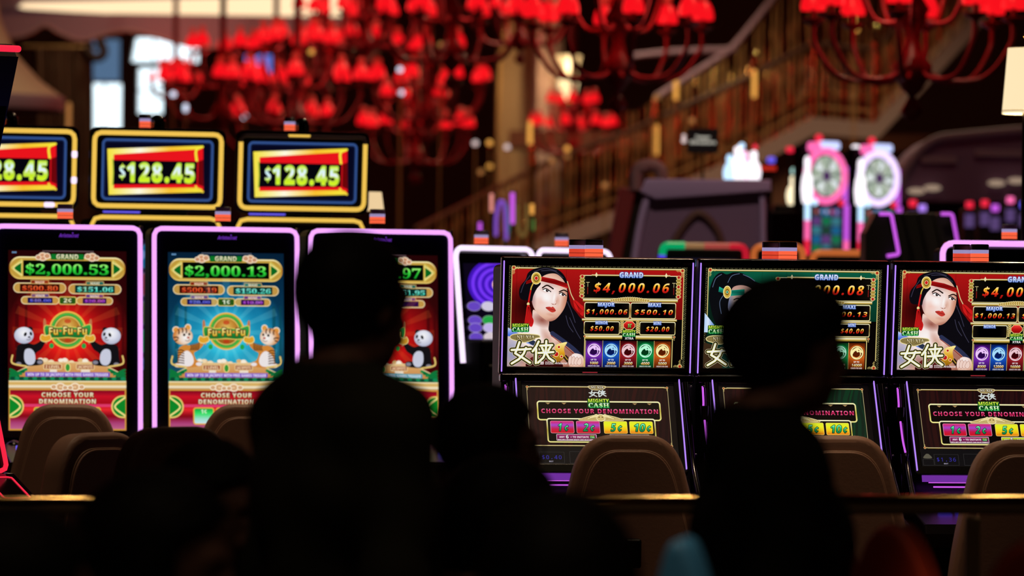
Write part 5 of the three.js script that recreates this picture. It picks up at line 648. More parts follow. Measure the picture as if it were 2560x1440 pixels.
// wall pieces, columns, sconces, small lamps, and brass glints on the stairs made as glowing shapes
{ const D = 49, t = thing('pale_column', 'pale fluted column behind the lit wall sconce', 'column', [at(1372, 0, D).x, 0, -D]); part('shaft', [cyl(0.16, 0.18, 6.2, 0, 3.3, 0, 24), ...[0, 1, 2, 3, 4, 5, 6, 7].map((i) => cyl(0.022, 0.024, 6.0, 0.165 * Math.cos(i * 0.785), 3.3, 0.165 * Math.sin(i * 0.785), 8))], std(lin(0.55, 0.40, 0.36), 0.6), t); part('plinth', bx(0.5, 0.3, 0.5, 0, 0.15, 0, 0.02), M.stone, t);
  const u = thing('gilded_panel', 'arched gilded wall panel left of the pale column', 'panel', [at(1290, 0, D).x, 0, -D - 0.4]), y = at(1290, 250, D).y, s = new THREE.Shape(); s.moveTo(-0.22, 0); s.lineTo(0.26, 0); s.lineTo(0.26, y + 0.6); s.quadraticCurveTo(0.26, y + 1.2, 0, y + 1.3); s.quadraticCurveTo(-0.22, y + 1.0, -0.22, y + 0.3); s.closePath(); part('board', extrude(s, 0.06, 0.02), std(lin(0.42, 0.30, 0.16), 0.55), u); part('moulding', tube([[-0.2, 0.4, 0.09], [-0.2, y + 0.3, 0.09], [0, y + 1.2, 0.09], [0.24, y + 0.6, 0.09], [0.24, 0.4, 0.09]], 0.02, 60, 8), M.old_brass, u);
  const v = thing('wall_sconce', 'brightly lit double sconce on the column beside the staircase', 'sconce', at(1420, 196, D - 0.6).toArray()); part('shade', lathe([[0.10, 0.02], [0.16, 0.28], [0.155, 0.28], [0.095, 0.02], [0.10, 0.02]], 24), glow(lin(1.0, 0.62, 0.25), 1.3), v, 'upper glowing shade'); part('shade', lathe([[0.09, -0.26], [0.13, -0.02], [0.125, -0.02], [0.085, -0.26], [0.09, -0.26]], 24), glow(lin(1.0, 0.72, 0.36), 1.5), v, 'lower glowing shade'); part('arm', tube([[0, 0, 0], [-0.1, -0.02, -0.3], [-0.2, 0, -0.45]], 0.015, 12, 8), M.brass, v); part('finial', ball(0.03, 0.02, -0.3, 0, 10), M.brass, v);
  const l = new THREE.PointLight(lin(1, 0.66, 0.32), 5); l.name = 'sconce_light'; l.position.set(0, 0.1, 0.25); l.castShadow = true; l.shadow.radius = 6; v.add(l); }
const goldGlow = glow(lin(0.85, 0.38, 0.07), 1.1), dimGoldGlow = glow(lin(0.55, 0.22, 0.06), 0.7), bulbWhite = glow(lin(0.8, 0.62, 0.6), 1.0), bulbIce = glow(lin(0.72, 0.8, 1.0), 1.4);  // gold and dim ones on the stairs glow in place of brass reflections
function spot(px, py, depth, m, h, r, label) { const p = at(px, py, depth), t = thing('lamp_and_glint', label, 'lamp', p.toArray(), 0, 'small lamps along the stairs and hall'); part('glass', h > 2 * r ? [cyl(r, r, h - 2 * r, 0, 0, 0, 12), ball(r, 0, h / 2 - r, 0, 12), ball(r, 0, -h / 2 + r, 0, 12)] : ball(r, 0, 0, 0, 14), m, t); part('collar', cyl(r * 0.5, r * 0.6, r * 0.8, 0, -h / 2 - r * 0.2, 0, 10), M.brass, t); part('stem', cyl(0.006, 0.006, Math.max(0.05, p.y - h / 2), 0, -h / 2 - (p.y - h / 2) / 2, 0, 6), M.old_brass, t); }
[[1224, 357, 1, 0, 'gold glow for a brass glint at the foot of the stairs'], [1188, 358, 3, 0, 'pale lamp beside the gold glint at the stair foot'], [1268, 368, 3, 0, 'pale lamp right of the gold glint at the stair foot'], [1418, 372, 1, 0, 'upper of two stacked gold glows for brass glints under the distant chandelier'], [1418, 391, 2, 0, 'lower of two stacked gold glows for brass glints under the distant chandelier'], [1224, 416, 1, 0, 'gold glow for a brass glint below the stair foot'], [1202, 430, 2, 0, 'dim glow for a brass glint below the stair foot'], [1380, 402, 2, 0, 'dim orange glow for a brass glint left of the stacked gold glints'], [1512, 463, 2, 0, 'dim glow for a brass glint left of the mauve cabinet arch'], [1640, 246, 2, 0, 'dim gold glow for a brass glint under the top right chandelier arms'], [1325, 332, 1, 60, 'tall gold glow for a newel glint left of the distant chandelier'], [1690, 222, 1, 60, 'tall gold glow for a newel glint under the large chandelier'], [1641, 350, 1, 80, 'tall gold glow for a newel glint left of the black sign'], [1886, 210, 1, 70, 'tall gold glow for a glint on the upper newel'], [1730, 302, 2, 0, 'dim gold glow for a brass glint above the black sign'], [2134, 40, 1, 40, 'amber lamp behind the right chandelier'], [2140, 74, 1, 0, 'small amber lamp behind the right chandelier'], [1000, 174, 4, 0, 'icy white lamp among the red chandeliers'], [1003, 232, 4, 0, 'icy white lamp below the other icy lamp'], [433, 236, 4, 0, 'white lamp beside the bright windows'], [464, 270, 4, 20, 'white lamp tube beside the bright windows'], [612, 292, 4, 0, 'pale lamp above the middle jackpot meter'], [778, 130, 1, 0, 'amber lamp in front of the red shades'], [1102, 112, 2, 0, 'dim amber lamp beside the upper chandelier'], [172, 290, 2, 70, 'dim amber lamp tube left of the bright window']].forEach(([x, y, k, tall, l], i) => { const d = 37.2 + (i * 0.37) % 2.3; spot(x, y, d, [null, goldGlow, dimGoldGlow, bulbWhite, bulbIce][k], tall ? tall / 244 * 0.96 : 0.04, tall ? 0.022 : 0.028, l); });
// light ribbons of the far arcade left of the mauve cabinet
let ribbonCount = 0;
function ribbon(pts, m, r, label) { const D = 25 + 0.16 * ribbonCount++, g = tube(pts.map(([a, b]) => at(a, b, D)), r, 24, 8), low = pts.reduce((q, p) => (p[1] > q[1] ? p : q)), t = thing('neon_ribbon', label, 'light tube', [0, 0, 0], 0, 'neon ribbons behind the white arches'); part('tube', g, m, t); const b = at(low[0], low[1], D); part('stand', cyl(0.008, 0.008, b.y, b.x, b.y / 2, b.z, 8), M.matte, t); }
const teal = glow(lin(0.02, 0.10, 0.08), 1), olive = glow(lin(0.14, 0.08, 0.02), 1), peach = glow(lin(0.85, 0.30, 0.25), 0.9), violet2 = glow(lin(0.22, 0.08, 0.55), 0.9), green2 = glow(lin(0.09, 0.30, 0.06), 1);
ribbon([[1229, 484], [1229, 530]], peach, 0.012, 'short peach neon ribbon'); ribbon([[1281, 482], [1281, 560]], M.magenta_led, 0.014, 'straight magenta neon ribbon'); ribbon([[1240, 590], [1241, 540], [1252, 500], [1262, 520], [1266, 600]], violet2, 0.012, 'violet arched neon ribbon'); ribbon([[1200, 556], [1200, 612]], M.magenta_led, 0.011, 'short magenta neon ribbon above the white arch'); ribbon([[1266, 510], [1272, 560], [1264, 606]], teal, 0.012, 'dark teal neon ribbon'); ribbon([[1294, 512], [1296, 570], [1306, 592], [1316, 570], [1316, 510]], olive, 0.012, 'olive curved neon ribbon'); ribbon([[1330, 510], [1330, 536]], goldGlow, 0.013, 'short gold neon ribbon'); ribbon([[1331, 548], [1331, 576]], green2, 0.013, 'short green neon ribbon');
{ // black direction sign on a stand
  const [c, g] = canvas(256, 220, 0, 0, 256, 220); g.fillStyle = '#08080a'; g.fillRect(0, 0, 256, 220); words(g, 'Tower', 62, 192, 62, 94, '#f4eedd'); words(g, 'Elevators', 16, 242, 108, 140, '#f4eedd'); const e = glow(lin(1, 1, 1), 0.85); e.emissiveMap = tex(c); const m = e;
  const p = at(1757, 352, 26), t = thing('direction_sign', 'black sign with two lines of white lettering on a stand', 'sign', [p.x, 0, p.z]); part('board', bx(0.205, 0.165, 0.02, 0, p.y, 0, 0.004), M.matte, t); part('sign_face', sheet(0.195, 0.155).translate(0, p.y, 0.0115), m, t, 'lettered face'); part('post', cyl(0.01, 0.01, p.y - 0.08, 0, (p.y - 0.08) / 2, 0, 10), M.dark_chrome, t); part('foot', cyl(0.12, 0.13, 0.02, 0, 0.01, 0), M.dark_chrome, t); part('globe_light', [ball(0.013, -0.126, p.y + 0.03, 0, 10), ball(0.017, -0.126, p.y + 0.0, 0, 10)], bulbWhite, t); part('bracket', bx(0.03, 0.006, 0.006, -0.112, p.y - 0.022, 0), M.matte, t);
}
{ // curved counter hood at the right border
  const D = 31, W = (px, py) => { const p = at(px, py, D); return [p.x, p.y]; }, t = thing('curved_hood', 'dark mauve curved hood with small downlights at the right', 'hood', [0, 0, -D]);
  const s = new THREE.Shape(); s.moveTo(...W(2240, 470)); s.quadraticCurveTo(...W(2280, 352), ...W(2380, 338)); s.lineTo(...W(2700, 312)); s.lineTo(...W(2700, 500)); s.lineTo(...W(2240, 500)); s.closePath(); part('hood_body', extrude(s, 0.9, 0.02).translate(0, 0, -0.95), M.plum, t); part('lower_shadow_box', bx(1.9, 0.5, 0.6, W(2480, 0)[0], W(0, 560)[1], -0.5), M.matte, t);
  part('rim_band', tube([[...W(2246, 470), 0.03], [...W(2272, 410), 0.03], [...W(2330, 352), 0.03], [...W(2420, 336), 0.03], [...W(2700, 312), 0.03]], 0.03, 40, 8), M.mauve, t); part('step_band', [bx(0.28, 0.05, 0.05, W(2352, 0)[0], W(0, 374)[1], 0.0, 0.01), bx(0.5, 0.05, 0.05, W(2520, 0)[0], W(0, 356)[1], 0.0, 0.01)], M.mauve, t);
  for (const [a, b] of [[2290, 478], [2330, 470], [2490, 458], [2540, 452]]) part('downlight', moved(new THREE.SphereGeometry(0.05, 14, 8), 0, 0, 0).scale(1.4, 0.5, 1).translate(W(a, b)[0], W(a, b)[1], 0.03), glow(lin(0.34, 0.24, 0.17), 1), t); part('leg', bx(0.2, W(0, 600)[1], 0.3, W(2420, 0)[0], W(0, 600)[1] / 2, -0.5), M.matte, t);
  const l = new THREE.RectAreaLight(lin(1, 0.7, 0.5), 0.2, 1.2, 0.2); l.name = 'hood_lamp_light'; l.position.set(W(2420, 0)[0], W(0, 462)[1], 0.12); l.rotation.set(0.8, Math.PI, 0); t.add(l);
}
let farRow = 0;
for (const [px, py, m, l] of [[2282, 508, M.red_led, 'far slot machine with a red lamp left of the dark row'], [2306, 520, M.violet_led, 'far slot machine with a dim violet panel'], [2424, 512, M.red_led, 'far slot machine with a red lamp above the right lilac arch'], [2462, 508, M.red_led, 'second far slot machine with a red lamp above the right lilac arch'], [2488, 520, M.magenta_led, 'far slot machine with a magenta panel'], [2526, 500, M.pink_led, 'far slot machine with pink and violet lamps at the right'], [2560, 512, M.blue_led, 'far slot machine with a blue lamp at the right border']]) {
  const p = at(px, py, 28.9 + (farRow++) * 0.28), t = thing('far_slot_machine', l, 'slot machine', [p.x, 0, p.z], 0, 'far row of machines at the right'); part('cabinet', bx(0.085, p.y - 0.03, 0.24, 0, (p.y - 0.03) / 2, -0.13, 0.01), std(0x161218, 0.5), t); part('lamp', bx(0.055, 0.05, 0.04, 0, p.y, 0, 0.01), m, t); part('screen', sheet(0.07, 0.10).translate(0, p.y - 0.12, 0.003), glow(lin(0.09, 0.05, 0.16), 1), t);
}
for (const [px, py, m, l] of [[1975, 374, M.red_led, 'red beacon lamp on a pole left of the pink wheel'], [2140, 370, pinA[0], 'white beacon lamp on a pole between the wheels'], [1928, 400, M.blue_led, 'blue beacon lamp on a pole above the mauve cabinet']]) { const p = at(px, py, 30), t = thing('beacon_lamp', l, 'lamp', [p.x, 0, p.z], 0, 'beacon lamps on poles'); part('lens', bx(0.06, 0.045, 0.04, 0, p.y, 0, 0.015), m, t); part('pole', cyl(0.01, 0.01, p.y, 0, p.y / 2, -0.01, 8), M.matte, t); }
{ const p = at(926, 505, 17.6), t = thing('table_lamp', 'pale glowing table lamp behind the rightmost jackpot meter', 'lamp', [p.x, 0, p.z]); part('shade', lathe([[0.062, p.y - 0.04], [0.05, p.y + 0.045], [0.047, p.y + 0.045], [0.059, p.y - 0.04], [0.062, p.y - 0.04]], 24), glow(lin(0.85, 0.62, 0.34), 1.0), t, 'pale glowing shade'); part('pole', cyl(0.008, 0.01, p.y, 0, p.y / 2, 0, 8), M.brass, t); part('base', cyl(0.1, 0.11, 0.02, 0, 0.01, 0), M.brass, t); const l = new THREE.PointLight(lin(1, 0.75, 0.45), 0.15); l.name = 'table_lamp_light'; l.position.set(0, p.y, 0); t.add(l); }

// ---------------------------------------------------------------- people
const sstep = (a, b, x) => { const t = Math.max(0, Math.min(1, (x - a) / (b - a))); return t * t * (3 - 2 * t); };
// distance to a tapered capsule a-b
function cone(a, b, r1, r2) { const dx = b[0] - a[0], dy = b[1] - a[1], dz = b[2] - a[2], L = dx * dx + dy * dy + dz * dz || 1e-9; return (x, y, z) => { const t = Math.max(0, Math.min(1, ((x - a[0]) * dx + (y - a[1]) * dy + (z - a[2]) * dz) / L)), ex = x - a[0] - dx * t, ey = y - a[1] - dy * t, ez = z - a[2] - dz * t; return Math.sqrt(ex * ex + ey * ey + ez * ez) - (r1 + (r2 - r1) * t); }; }
const egg = (c, rx, ry, rz) => (x, y, z) => { const a = (x - c[0]) / rx, b = (y - c[1]) / ry, d = (z - c[2]) / rz, k = Math.sqrt(a * a + b * b + d * d); return (k - 1) * Math.min(rx, ry, rz); };
const smin = (a, b, k) => { const h = Math.max(k - Math.abs(a - b), 0) / k; return Math.min(a, b) - h * h * k * 0.25; };
const join = (fs, k) => (x, y, z) => { let d = 9; for (const f of fs) d = smin(d, f(x, y, z), k); return d; };
// surface nets: one smooth mesh from a distance field
function netMesh(f, lo, hi, cell) {
  const n = [0, 1, 2].map((i) => Math.ceil((hi[i] - lo[i]) / cell) + 1), [nx, ny, nz] = n, F = new Float32Array(nx * ny * nz), id = new Int32Array(nx * ny * nz).fill(-1), pos = [], idx = [], at3 = (i, j, k) => (k * ny + j) * nx + i;
  for (let k = 0; k < nz; k++) for (let j = 0; j < ny; j++) for (let i = 0; i < nx; i++) F[at3(i, j, k)] = f(lo[0] + i * cell, lo[1] + j * cell, lo[2] + k * cell);
  const E = [[0, 1], [0, 2], [0, 4], [1, 3], [1, 5], [2, 3], [2, 6], [3, 7], [4, 5], [4, 6], [5, 7], [6, 7]];
  for (let k = 0; k < nz - 1; k++) for (let j = 0; j < ny - 1; j++) for (let i = 0; i < nx - 1; i++) {
    const v = [0, 1, 2, 3, 4, 5, 6, 7].map((c) => F[at3(i + (c & 1), j + ((c >> 1) & 1), k + (c >> 2))]); let m = 0; for (let c = 0; c < 8; c++) if (v[c] < 0) m++; if (!m || m === 8) continue;
    let x = 0, y = 0, z = 0, q = 0; for (const [a, b] of E) if ((v[a] < 0) !== (v[b] < 0)) { const t = v[a] / (v[a] - v[b]); x += (a & 1) + ((b & 1) - (a & 1)) * t; y += ((a >> 1) & 1) + (((b >> 1) & 1) - ((a >> 1) & 1)) * t; z += (a >> 2) + ((b >> 2) - (a >> 2)) * t; q++; }
    id[at3(i, j, k)] = pos.length / 3; pos.push(lo[0] + (i + x / q) * cell, lo[1] + (j + y / q) * cell, lo[2] + (k + z / q) * cell);
  }
  const quad = (a, b, c, d, flip) => { if (a < 0 || b < 0 || c < 0 || d < 0) return; flip ? idx.push(a, c, b, a, d, c) : idx.push(a, b, c, a, c, d); };
  for (let k = 1; k < nz - 1; k++) for (let j = 1; j < ny - 1; j++) for (let i = 1; i < nx - 1; i++) {
    const s = F[at3(i, j, k)] < 0;
    if (s !== (F[at3(i + 1, j, k)] < 0)) quad(id[at3(i, j - 1, k - 1)], id[at3(i, j, k - 1)], id[at3(i, j, k)], id[at3(i, j - 1, k)], !s);
    if (s !== (F[at3(i, j + 1, k)] < 0)) quad(id[at3(i - 1, j, k - 1)], id[at3(i - 1, j, k)], id[at3(i, j, k)], id[at3(i, j, k - 1)], !s);
    if (s !== (F[at3(i, j, k + 1)] < 0)) quad(id[at3(i - 1, j - 1, k)], id[at3(i, j - 1, k)], id[at3(i, j, k)], id[at3(i - 1, j, k)], !s);
  }
  const g = new THREE.BufferGeometry(); g.setAttribute('position', new THREE.Float32BufferAttribute(pos, 3)); g.setIndex(idx); g.computeVertexNormals(); return g;
}
const UPV = V(0, 1, 0);
// a figure facing +z with its feet on y = 0; seat = 0 stands, otherwise the height of the seat
function person(o) {
  const foot = at(o.px, 720, o.depth), top = at(o.px, o.py, o.depth).y, crownUp = (0.12 + (o.hairThick ?? 0.016)) * (o.head ?? 1), seat = o.seat ? top - crownUp - 0.825 : 0, k = o.seat ? 1 : (top - crownUp) / 1.63, t = thing('person', o.label, 'person', [foot.x, 0, foot.z], o.turn);
  const P = (x, y, z) => [x * k, y * k, z * k], hip = o.seat ? seat + 0.125 : 0.93, S = (y) => hip + y, lean = o.lean ?? 0, L = (y) => lean * y;
  const J = { pel: P(0, S(0.02), 0), waist: P(0, S(0.16), L(0.16)), chest: P(0, S(0.36), L(0.36)), base: P(0, S(0.53), L(0.53) - 0.015), neck: P(0, S(0.60), L(0.60)) };
  const hc = P(0, S(0.70), L(0.70) + 0.03), hs = o.head ?? 1, arms = [], body = [], sleeves = [], legs = [], legSkin = [], shoes = [], hands = [];
  const torso = [cone(P(-0.07, S(0.02), -0.01), P(0.07, S(0.02), -0.01), 0.115 * k, 0.115 * k), cone(J.waist, P(0, S(0.26), L(0.26)), 0.125 * k, 0.13 * k), cone(P(-0.075, S(0.36), L(0.36)), P(0.075, S(0.36), L(0.36)), 0.125 * k, 0.125 * k), cone(P(-0.14, S(0.47), L(0.47) - 0.01), P(0.14, S(0.47), L(0.47) - 0.01), 0.075 * k, 0.075 * k), cone(P(-0.09, S(0.30), L(0.3) + 0.03), P(0.09, S(0.30), L(0.3) + 0.03), 0.09 * k, 0.09 * k)];
  const neck = [cone(P(0, S(0.52), L(0.53) - 0.03), P(0, S(0.63), L(0.63) - 0.004), 0.076 * k, 0.064 * k)];
  for (const s of [-1, 1]) torso.push(cone(P(s * 0.03, S(0.565), L(0.56) - 0.03), P(s * 0.17, S(0.487), L(0.48) - 0.01), 0.05 * k, 0.066 * k));
  for (const s of [-1, 1]) {
    const sh = P(s * 0.19, S(0.475), L(0.47)), el = o.seat ? P(s * 0.24, S(0.20), L(0.2) + 0.06) : P(s * 0.235, S(0.185), (o.swing ?? 0.0) * s * 0.12 - 0.02), wr = o.seat ? P(s * 0.15, S(0.10), 0.29) : P(s * 0.25, S(-0.05), (o.swing ?? 0) * s * 0.26 + 0.06);
    arms.push(cone(sh, el, 0.054 * k, 0.042 * k), cone(el, wr, 0.042 * k, 0.028 * k)); sleeves.push(cone(sh, el, 0.068 * k, 0.056 * k), cone(el, wr.map((w, i) => el[i] + (w - el[i]) * 0.86), 0.056 * k, 0.042 * k));
    const d = V(wr[0] - el[0], wr[1] - el[1], wr[2] - el[2]).normalize(), side = V().crossVectors(d, V(0, 0, 1).lerp(UPV, o.seat ? 0.9 : 0.1)).normalize(), palmN = V().crossVectors(side, d).normalize(), w0 = V(...wr), q = (a, b, c) => w0.clone().addScaledVector(d, a * k).addScaledVector(side, b * k).addScaledVector(palmN, c * k).toArray();
    const hf = [cone(q(0.0, 0, 0), q(0.05, 0.018, 0), 0.026 * k, 0.02 * k), cone(q(0.0, 0, 0), q(0.055, -0.022, 0), 0.024 * k, 0.018 * k), cone(q(0.03, 0.01, 0), q(0.085, 0.0, 0), 0.02 * k, 0.016 * k)];
    [[0.03, 0.062], [0.011, 0.072], [-0.010, 0.068], [-0.030, 0.054]].forEach(([b, len]) => { const a = q(0.082, b, 0), m = q(0.082 + len * 0.55, b * 1.15, 0.012), e = q(0.082 + len * 0.85, b * 1.15, 0.034); hf.push(cone(a, m, 0.0095 * k, 0.0088 * k), cone(m, e, 0.0088 * k, 0.0075 * k)); });
    hf.push(cone(q(0.02, 0.026, 0.004), q(0.055, 0.052, 0.02), 0.0125 * k, 0.0105 * k), cone(q(0.055, 0.052, 0.02), q(0.085, 0.055, 0.034), 0.0105 * k, 0.0085 * k));
    const hj = join(hf, 0.008), c = q(0.07, 0, 0.01); hands.push(netMesh(hj, c.map((x) => x - 0.125), c.map((x) => x + 0.125), 0.0042));
    const hp = P(s * 0.09, S(0), 0), kn = o.seat ? P(s * 0.13, S(0.01), 0.43) : P(s * 0.10, 0.49, 0.02 + (o.stride ?? 0) * s * 0.10), an = o.seat ? P(s * 0.13, Math.max(0.085, S(-0.42)), 0.36) : P(s * 0.105, 0.085, -0.02 + (o.stride ?? 0) * s * 0.20), toe = [an[0] + s * 0.015, an[1] - 0.045, an[2] + 0.15 * k];
    legSkin.push(cone(hp, kn, 0.082 * k, 0.055 * k), cone(kn, an, 0.056 * k, 0.036 * k)); legs.push(cone(hp, kn, 0.098 * k, 0.074 * k), cone(kn, [an[0], an[1] + 0.02, an[2]], 0.074 * k, 0.058 * k)); shoes.push(join([cone([an[0], an[1] - 0.03, an[2] - 0.02], toe, 0.048 * k, 0.036 * k), cone(an, [an[0], an[1] - 0.03, an[2]], 0.046 * k, 0.05 * k)], 0.02));
  }
  const skinBody = join([...torso, ...neck, ...arms, ...legSkin], 0.035 * k), clothT = join([...torso.map((f) => (x, y, z) => f(x, y, z) - 0.014), ...sleeves, cone(P(0, S(0.53), L(0.53) - 0.03), P(0, S(0.575), L(0.575) - 0.025), 0.092 * k, 0.082 * k)], 0.045 * k);
  const cutLow = hip * k - 0.05, shirt = (x, y, z) => Math.max(clothT(x, y, z), cutLow - y), trouF = join([...legs, cone(P(-0.07, S(0.03), -0.01), P(0.07, S(0.03), -0.01), 0.128 * k, 0.128 * k)], 0.05 * k), trou = (x, y, z) => Math.max(trouF(x, y, z), y - (S(0.15) * k));
  const lo = [-0.42, -0.02, -0.42], hi = [0.42, top - 0.02, o.seat ? 0.66 : 0.45];
  // head
  const H = (x, y, z) => [hc[0] + x * hs, hc[1] + y * hs, hc[2] + z * hs], headF = join([egg(H(0, 0.028, -0.012), 0.076 * hs, 0.088 * hs, 0.094 * hs), egg(H(0, -0.012, 0.034), 0.062 * hs, 0.088 * hs, 0.06 * hs), cone(H(-0.03, -0.072, 0.02), H(0.03, -0.072, 0.02), 0.036 * hs, 0.036 * hs), cone(H(0, -0.088, 0.055), H(0, -0.086, 0.062), 0.026 * hs, 0.022 * hs), cone(H(0, 0.008, 0.086), H(0, -0.030, 0.106), 0.011 * hs, 0.015 * hs), cone(H(-0.032, 0.02, 0.076), H(0.032, 0.02, 0.076), 0.014 * hs, 0.014 * hs), cone(H(-0.018, -0.058, 0.088), H(0.018, -0.058, 0.088), 0.010 * hs, 0.010 * hs), cone(H(0, -0.06, 0.0), P(0, S(0.585), L(0.585) - 0.004), 0.058 * hs, 0.062 * k)], 0.024);
  const eyes = [-1, 1].map((s) => egg(H(s * 0.03, 0.003, 0.094), 0.017 * hs, 0.011 * hs, 0.013 * hs)), lip = cone(H(-0.02, -0.057, 0.101), H(0.02, -0.057, 0.101), 0.002, 0.002), ears = [-1, 1].map((s) => egg(H(s * 0.078, -0.004, -0.008), 0.010 * hs, 0.031 * hs, 0.019 * hs));
  const face = (x, y, z) => { let d = headF(x, y, z); for (const e of eyes) d = -smin(-d, e(x, y, z), 0.010); d = -smin(-d, lip(x, y, z), 0.004); for (const e of ears) d = smin(d, e(x, y, z), 0.008); return d; };
  const headG = netMesh(face, [hc[0] - 0.13, hc[1] - 0.21, hc[2] - 0.16], [hc[0] + 0.13, hc[1] + 0.15, hc[2] + 0.16], 0.0045), bodyG = netMesh(skinBody, lo, [hi[0], S(0.605) * k, hi[2]], 0.016);
  const tilt = o.nod ?? 0, spin = o.look ?? 0, turnHead = (g) => { if (!tilt && !spin) return g; const c = V(...P(0, S(0.60), L(0.60))); g.translate(-c.x, -c.y, -c.z).rotateX(tilt).rotateY(spin).translate(c.x, c.y, c.z); return g; };
  const bm = part('body', [bodyG, turnHead(headG), ...hands].map(clean), M.skin, t); void bm;
  // hair
  const hv = o.hair ?? 'short', th = o.hairThick ?? 0.016, crown = egg(H(0, 0.03, -0.014), (0.078 + th) * hs, (0.090 + th) * hs, (0.097 + th) * hs), pieces = [];
  const cut = (x, y, z) => { const fy = (y - hc[1]) / hs, fz = (z - hc[2]) / hs; const line = hv === 'long' ? fz - 0.052 + Math.max(0, fy - 0.05) * -1.2 : Math.max((fz - 0.03) - Math.max(0, fy - 0.045) * 1.6, -(fy + 0.045 + Math.max(0, -fz) * 0.55)); return line; };
  pieces.push((x, y, z) => Math.max(crown(x, y, z), cut(x, y, z))); if (hv === 'quiff') pieces.push(cone(H(-0.045, 0.085, 0.06), H(0.045, 0.085, 0.06), 0.026 * hs, 0.026 * hs), cone(H(-0.03, 0.075, 0.088), H(0.03, 0.07, 0.09), 0.013 * hs, 0.013 * hs), egg(H(0, 0.06, 0.01), 0.088 * hs, 0.075 * hs, 0.10 * hs));
  if (hv === 'long') pieces.push(cone(H(0, 0.02, -0.05), H(0, -0.20, -0.075), 0.088 * hs, 0.07 * hs), cone(H(-0.055, 0.0, -0.02), H(-0.075, -0.20, -0.03), 0.045 * hs, 0.04 * hs), cone(H(0.055, 0.0, -0.02), H(0.075, -0.20, -0.03), 0.045 * hs, 0.04 * hs)); if (hv === 'bob') pieces.push(cone(H(0, 0.02, -0.045), H(0, -0.09, -0.05), 0.09 * hs, 0.07 * hs), cone(H(-0.07, 0.0, -0.01), H(-0.072, -0.08, 0.0), 0.032 * hs, 0.028 * hs), cone(H(0.07, 0.0, -0.01), H(0.072, -0.08, 0.0), 0.032 * hs, 0.028 * hs));
  const hairF = join(pieces, 0.02); part('hair', turnHead(netMesh((x, y, z) => hairF(x, y, z) + 0.0012 * Math.sin(x * 190 + 14 * Math.sin(y * 23)) * Math.sin(z * 170 + y * 60 + 9 * Math.sin(x * 31)), [hc[0] - 0.17, hc[1] - 0.32, hc[2] - 0.2], [hc[0] + 0.17, hc[1] + 0.18, hc[2] + 0.19], 0.0062)), M.hair, t, o.hairLabel ?? 'dark hair');
  const wrinkle = (f, s) => (x, y, z) => f(x, y, z) + 0.004 * Math.sin(y * 38 + x * 17 + s) * Math.sin(z * 31 + y * 11) - 0.003; part('shirt', netMesh(wrinkle(shirt, o.px), lo, [hi[0], S(0.60) * k, hi[2]], 0.013), o.shirt, t, o.shirtLabel); part('trousers', netMesh(wrinkle(trou, 1), lo, hi, 0.015), M.trousers, t); for (const f of shoes) part('shoe', netMesh((x, y, z) => Math.max(f(x, y, z), 0.004 - y), [-0.3, -0.02, -0.35], [0.3, 0.75, 0.68], 0.013), M.shoe, t);
  if (o.glasses) { const gl = part('glasses', [-1, 1].map((s) => turnHead(moved(new THREE.TorusGeometry(0.023 * hs, 0.002, 6, 24), ...H(s * 0.031, 0.004, 0.104)))).concat([-1, 1].map((s) => turnHead(tube([H(s * 0.054, 0.008, 0.1), H(s * 0.078, 0.008, 0.05), H(s * 0.082, 0.004, 0)], 0.002, 8, 5)))), M.dark_chrome, t); void gl; }
  if (o.seat) { const st = thing('bar_stool', 'round bar stool under ' + o.under, 'stool', [foot.x, 0, foot.z], o.turn, 'bar stools under the seated people'); part('seat', lathe([[0, seat - 0.055], [0.17, seat - 0.055], [0.185, seat - 0.03], [0.175, seat - 0.005], [0, seat]], 28), M.black, st); part('pedestal', cyl(0.025, 0.03, seat - 0.06, 0, (seat - 0.06) / 2, 0, 14), M.dark_chrome, st); part('base', lathe([[0, 0], [0.2, 0], [0.2, 0.012], [0.05, 0.035], [0, 0.035]]), M.dark_chrome, st); part('foot_ring', moved(new THREE.TorusGeometry(0.14, 0.009, 8, 32), 0, Math.max(0.1, seat - 0.36), 0, Math.PI / 2), M.dark_chrome, st); }
}
person({ px: 862, py: 575, depth: 7.2, turn: 122 * R, hair: 'short', hairThick: 0.014, head: 1.06, shirt: M.shirt_dark, shirtLabel: 'dark olive shirt', look: 0.25, label: 'standing person in a dark shirt seen from behind in the centre left' });
person({ px: 1930, py: 692, depth: 6.9, turn: 96 * R, hair: 'quiff', hairThick: 0.02, head: 0.94, shirt: M.shirt_black, shirtLabel: 'black shirt', stride: 0.9, swing: 0.1, label: 'person in black walking in profile before the green picture machine' });
person({ px: 352, py: 1163, depth: 6.4, turn: 84 * R, seat: 1, hair: 'bob', hairThick: 0.022, head: 1.1, shirt: M.blouse, nod: 0.12, under: 'the largest seated person at the lower left', label: 'seated person with dark hair in profile, largest at the lower left' });
person({ px: 488, py: 1084, depth: 8.1, look: 0.3, turn: 50 * R, seat: 1, hair: 'short', hairThick: 0.02, shirt: M.shirt_black, nod: 0.2, under: 'the person before the tan chair', label: 'seated person with short dark hair just behind the largest seated person' });
person({ px: 1200, py: 958, depth: 8.5, turn: 112 * R, seat: 1, hair: 'short', hairThick: 0.02, shirt: M.shirt_black, glasses: true, under: 'the person with glasses', label: 'person with glasses facing right beside the standing person' });
person({ px: 1222, py: 1128, depth: 7.7, turn: 82 * R, seat: 1, hair: 'bob', hairThick: 0.02, shirt: M.shirt_black, nod: 0.1, under: 'the person below the one with glasses', label: 'seated person in profile directly below the person with glasses' });
person({ px: 1404, py: 1222, depth: 5.4, turn: 176 * R, seat: 1, hair: 'long', hairThick: 0.03, head: 1.05, shirt: M.shirt_black, under: 'the long haired person seen from behind', label: 'person with long black hair seen from behind, bottom centre' });
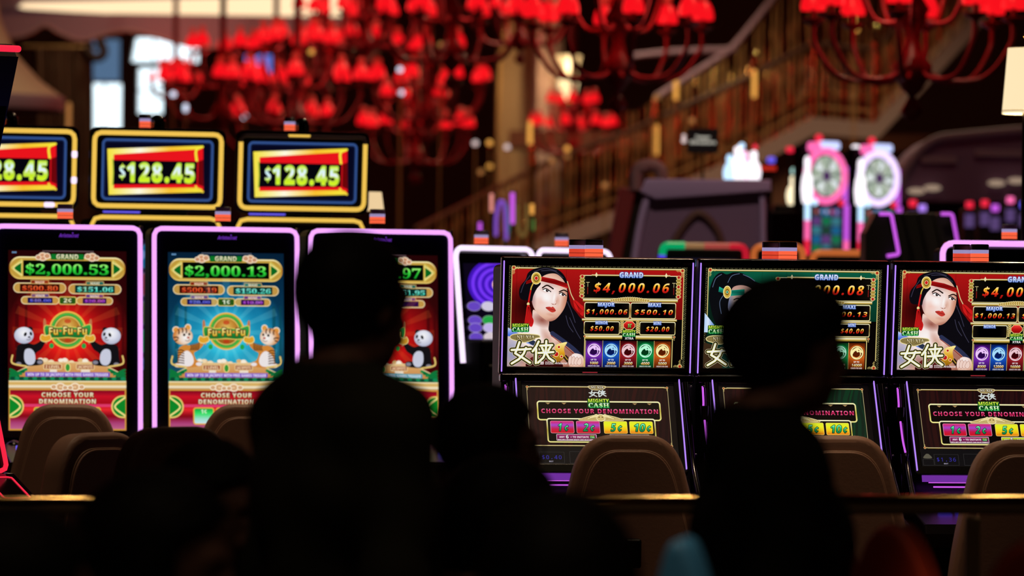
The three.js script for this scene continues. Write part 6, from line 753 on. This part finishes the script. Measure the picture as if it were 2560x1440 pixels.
person({ px: 24, py: 1262, depth: 5.6, turn: 118 * R, seat: 1, hair: 'short', hairThick: 0.022, shirt: M.shirt_black, under: 'the person at the lower left corner', label: 'dark haired person cut by the lower left corner' });

renderer.render(scene, camera);
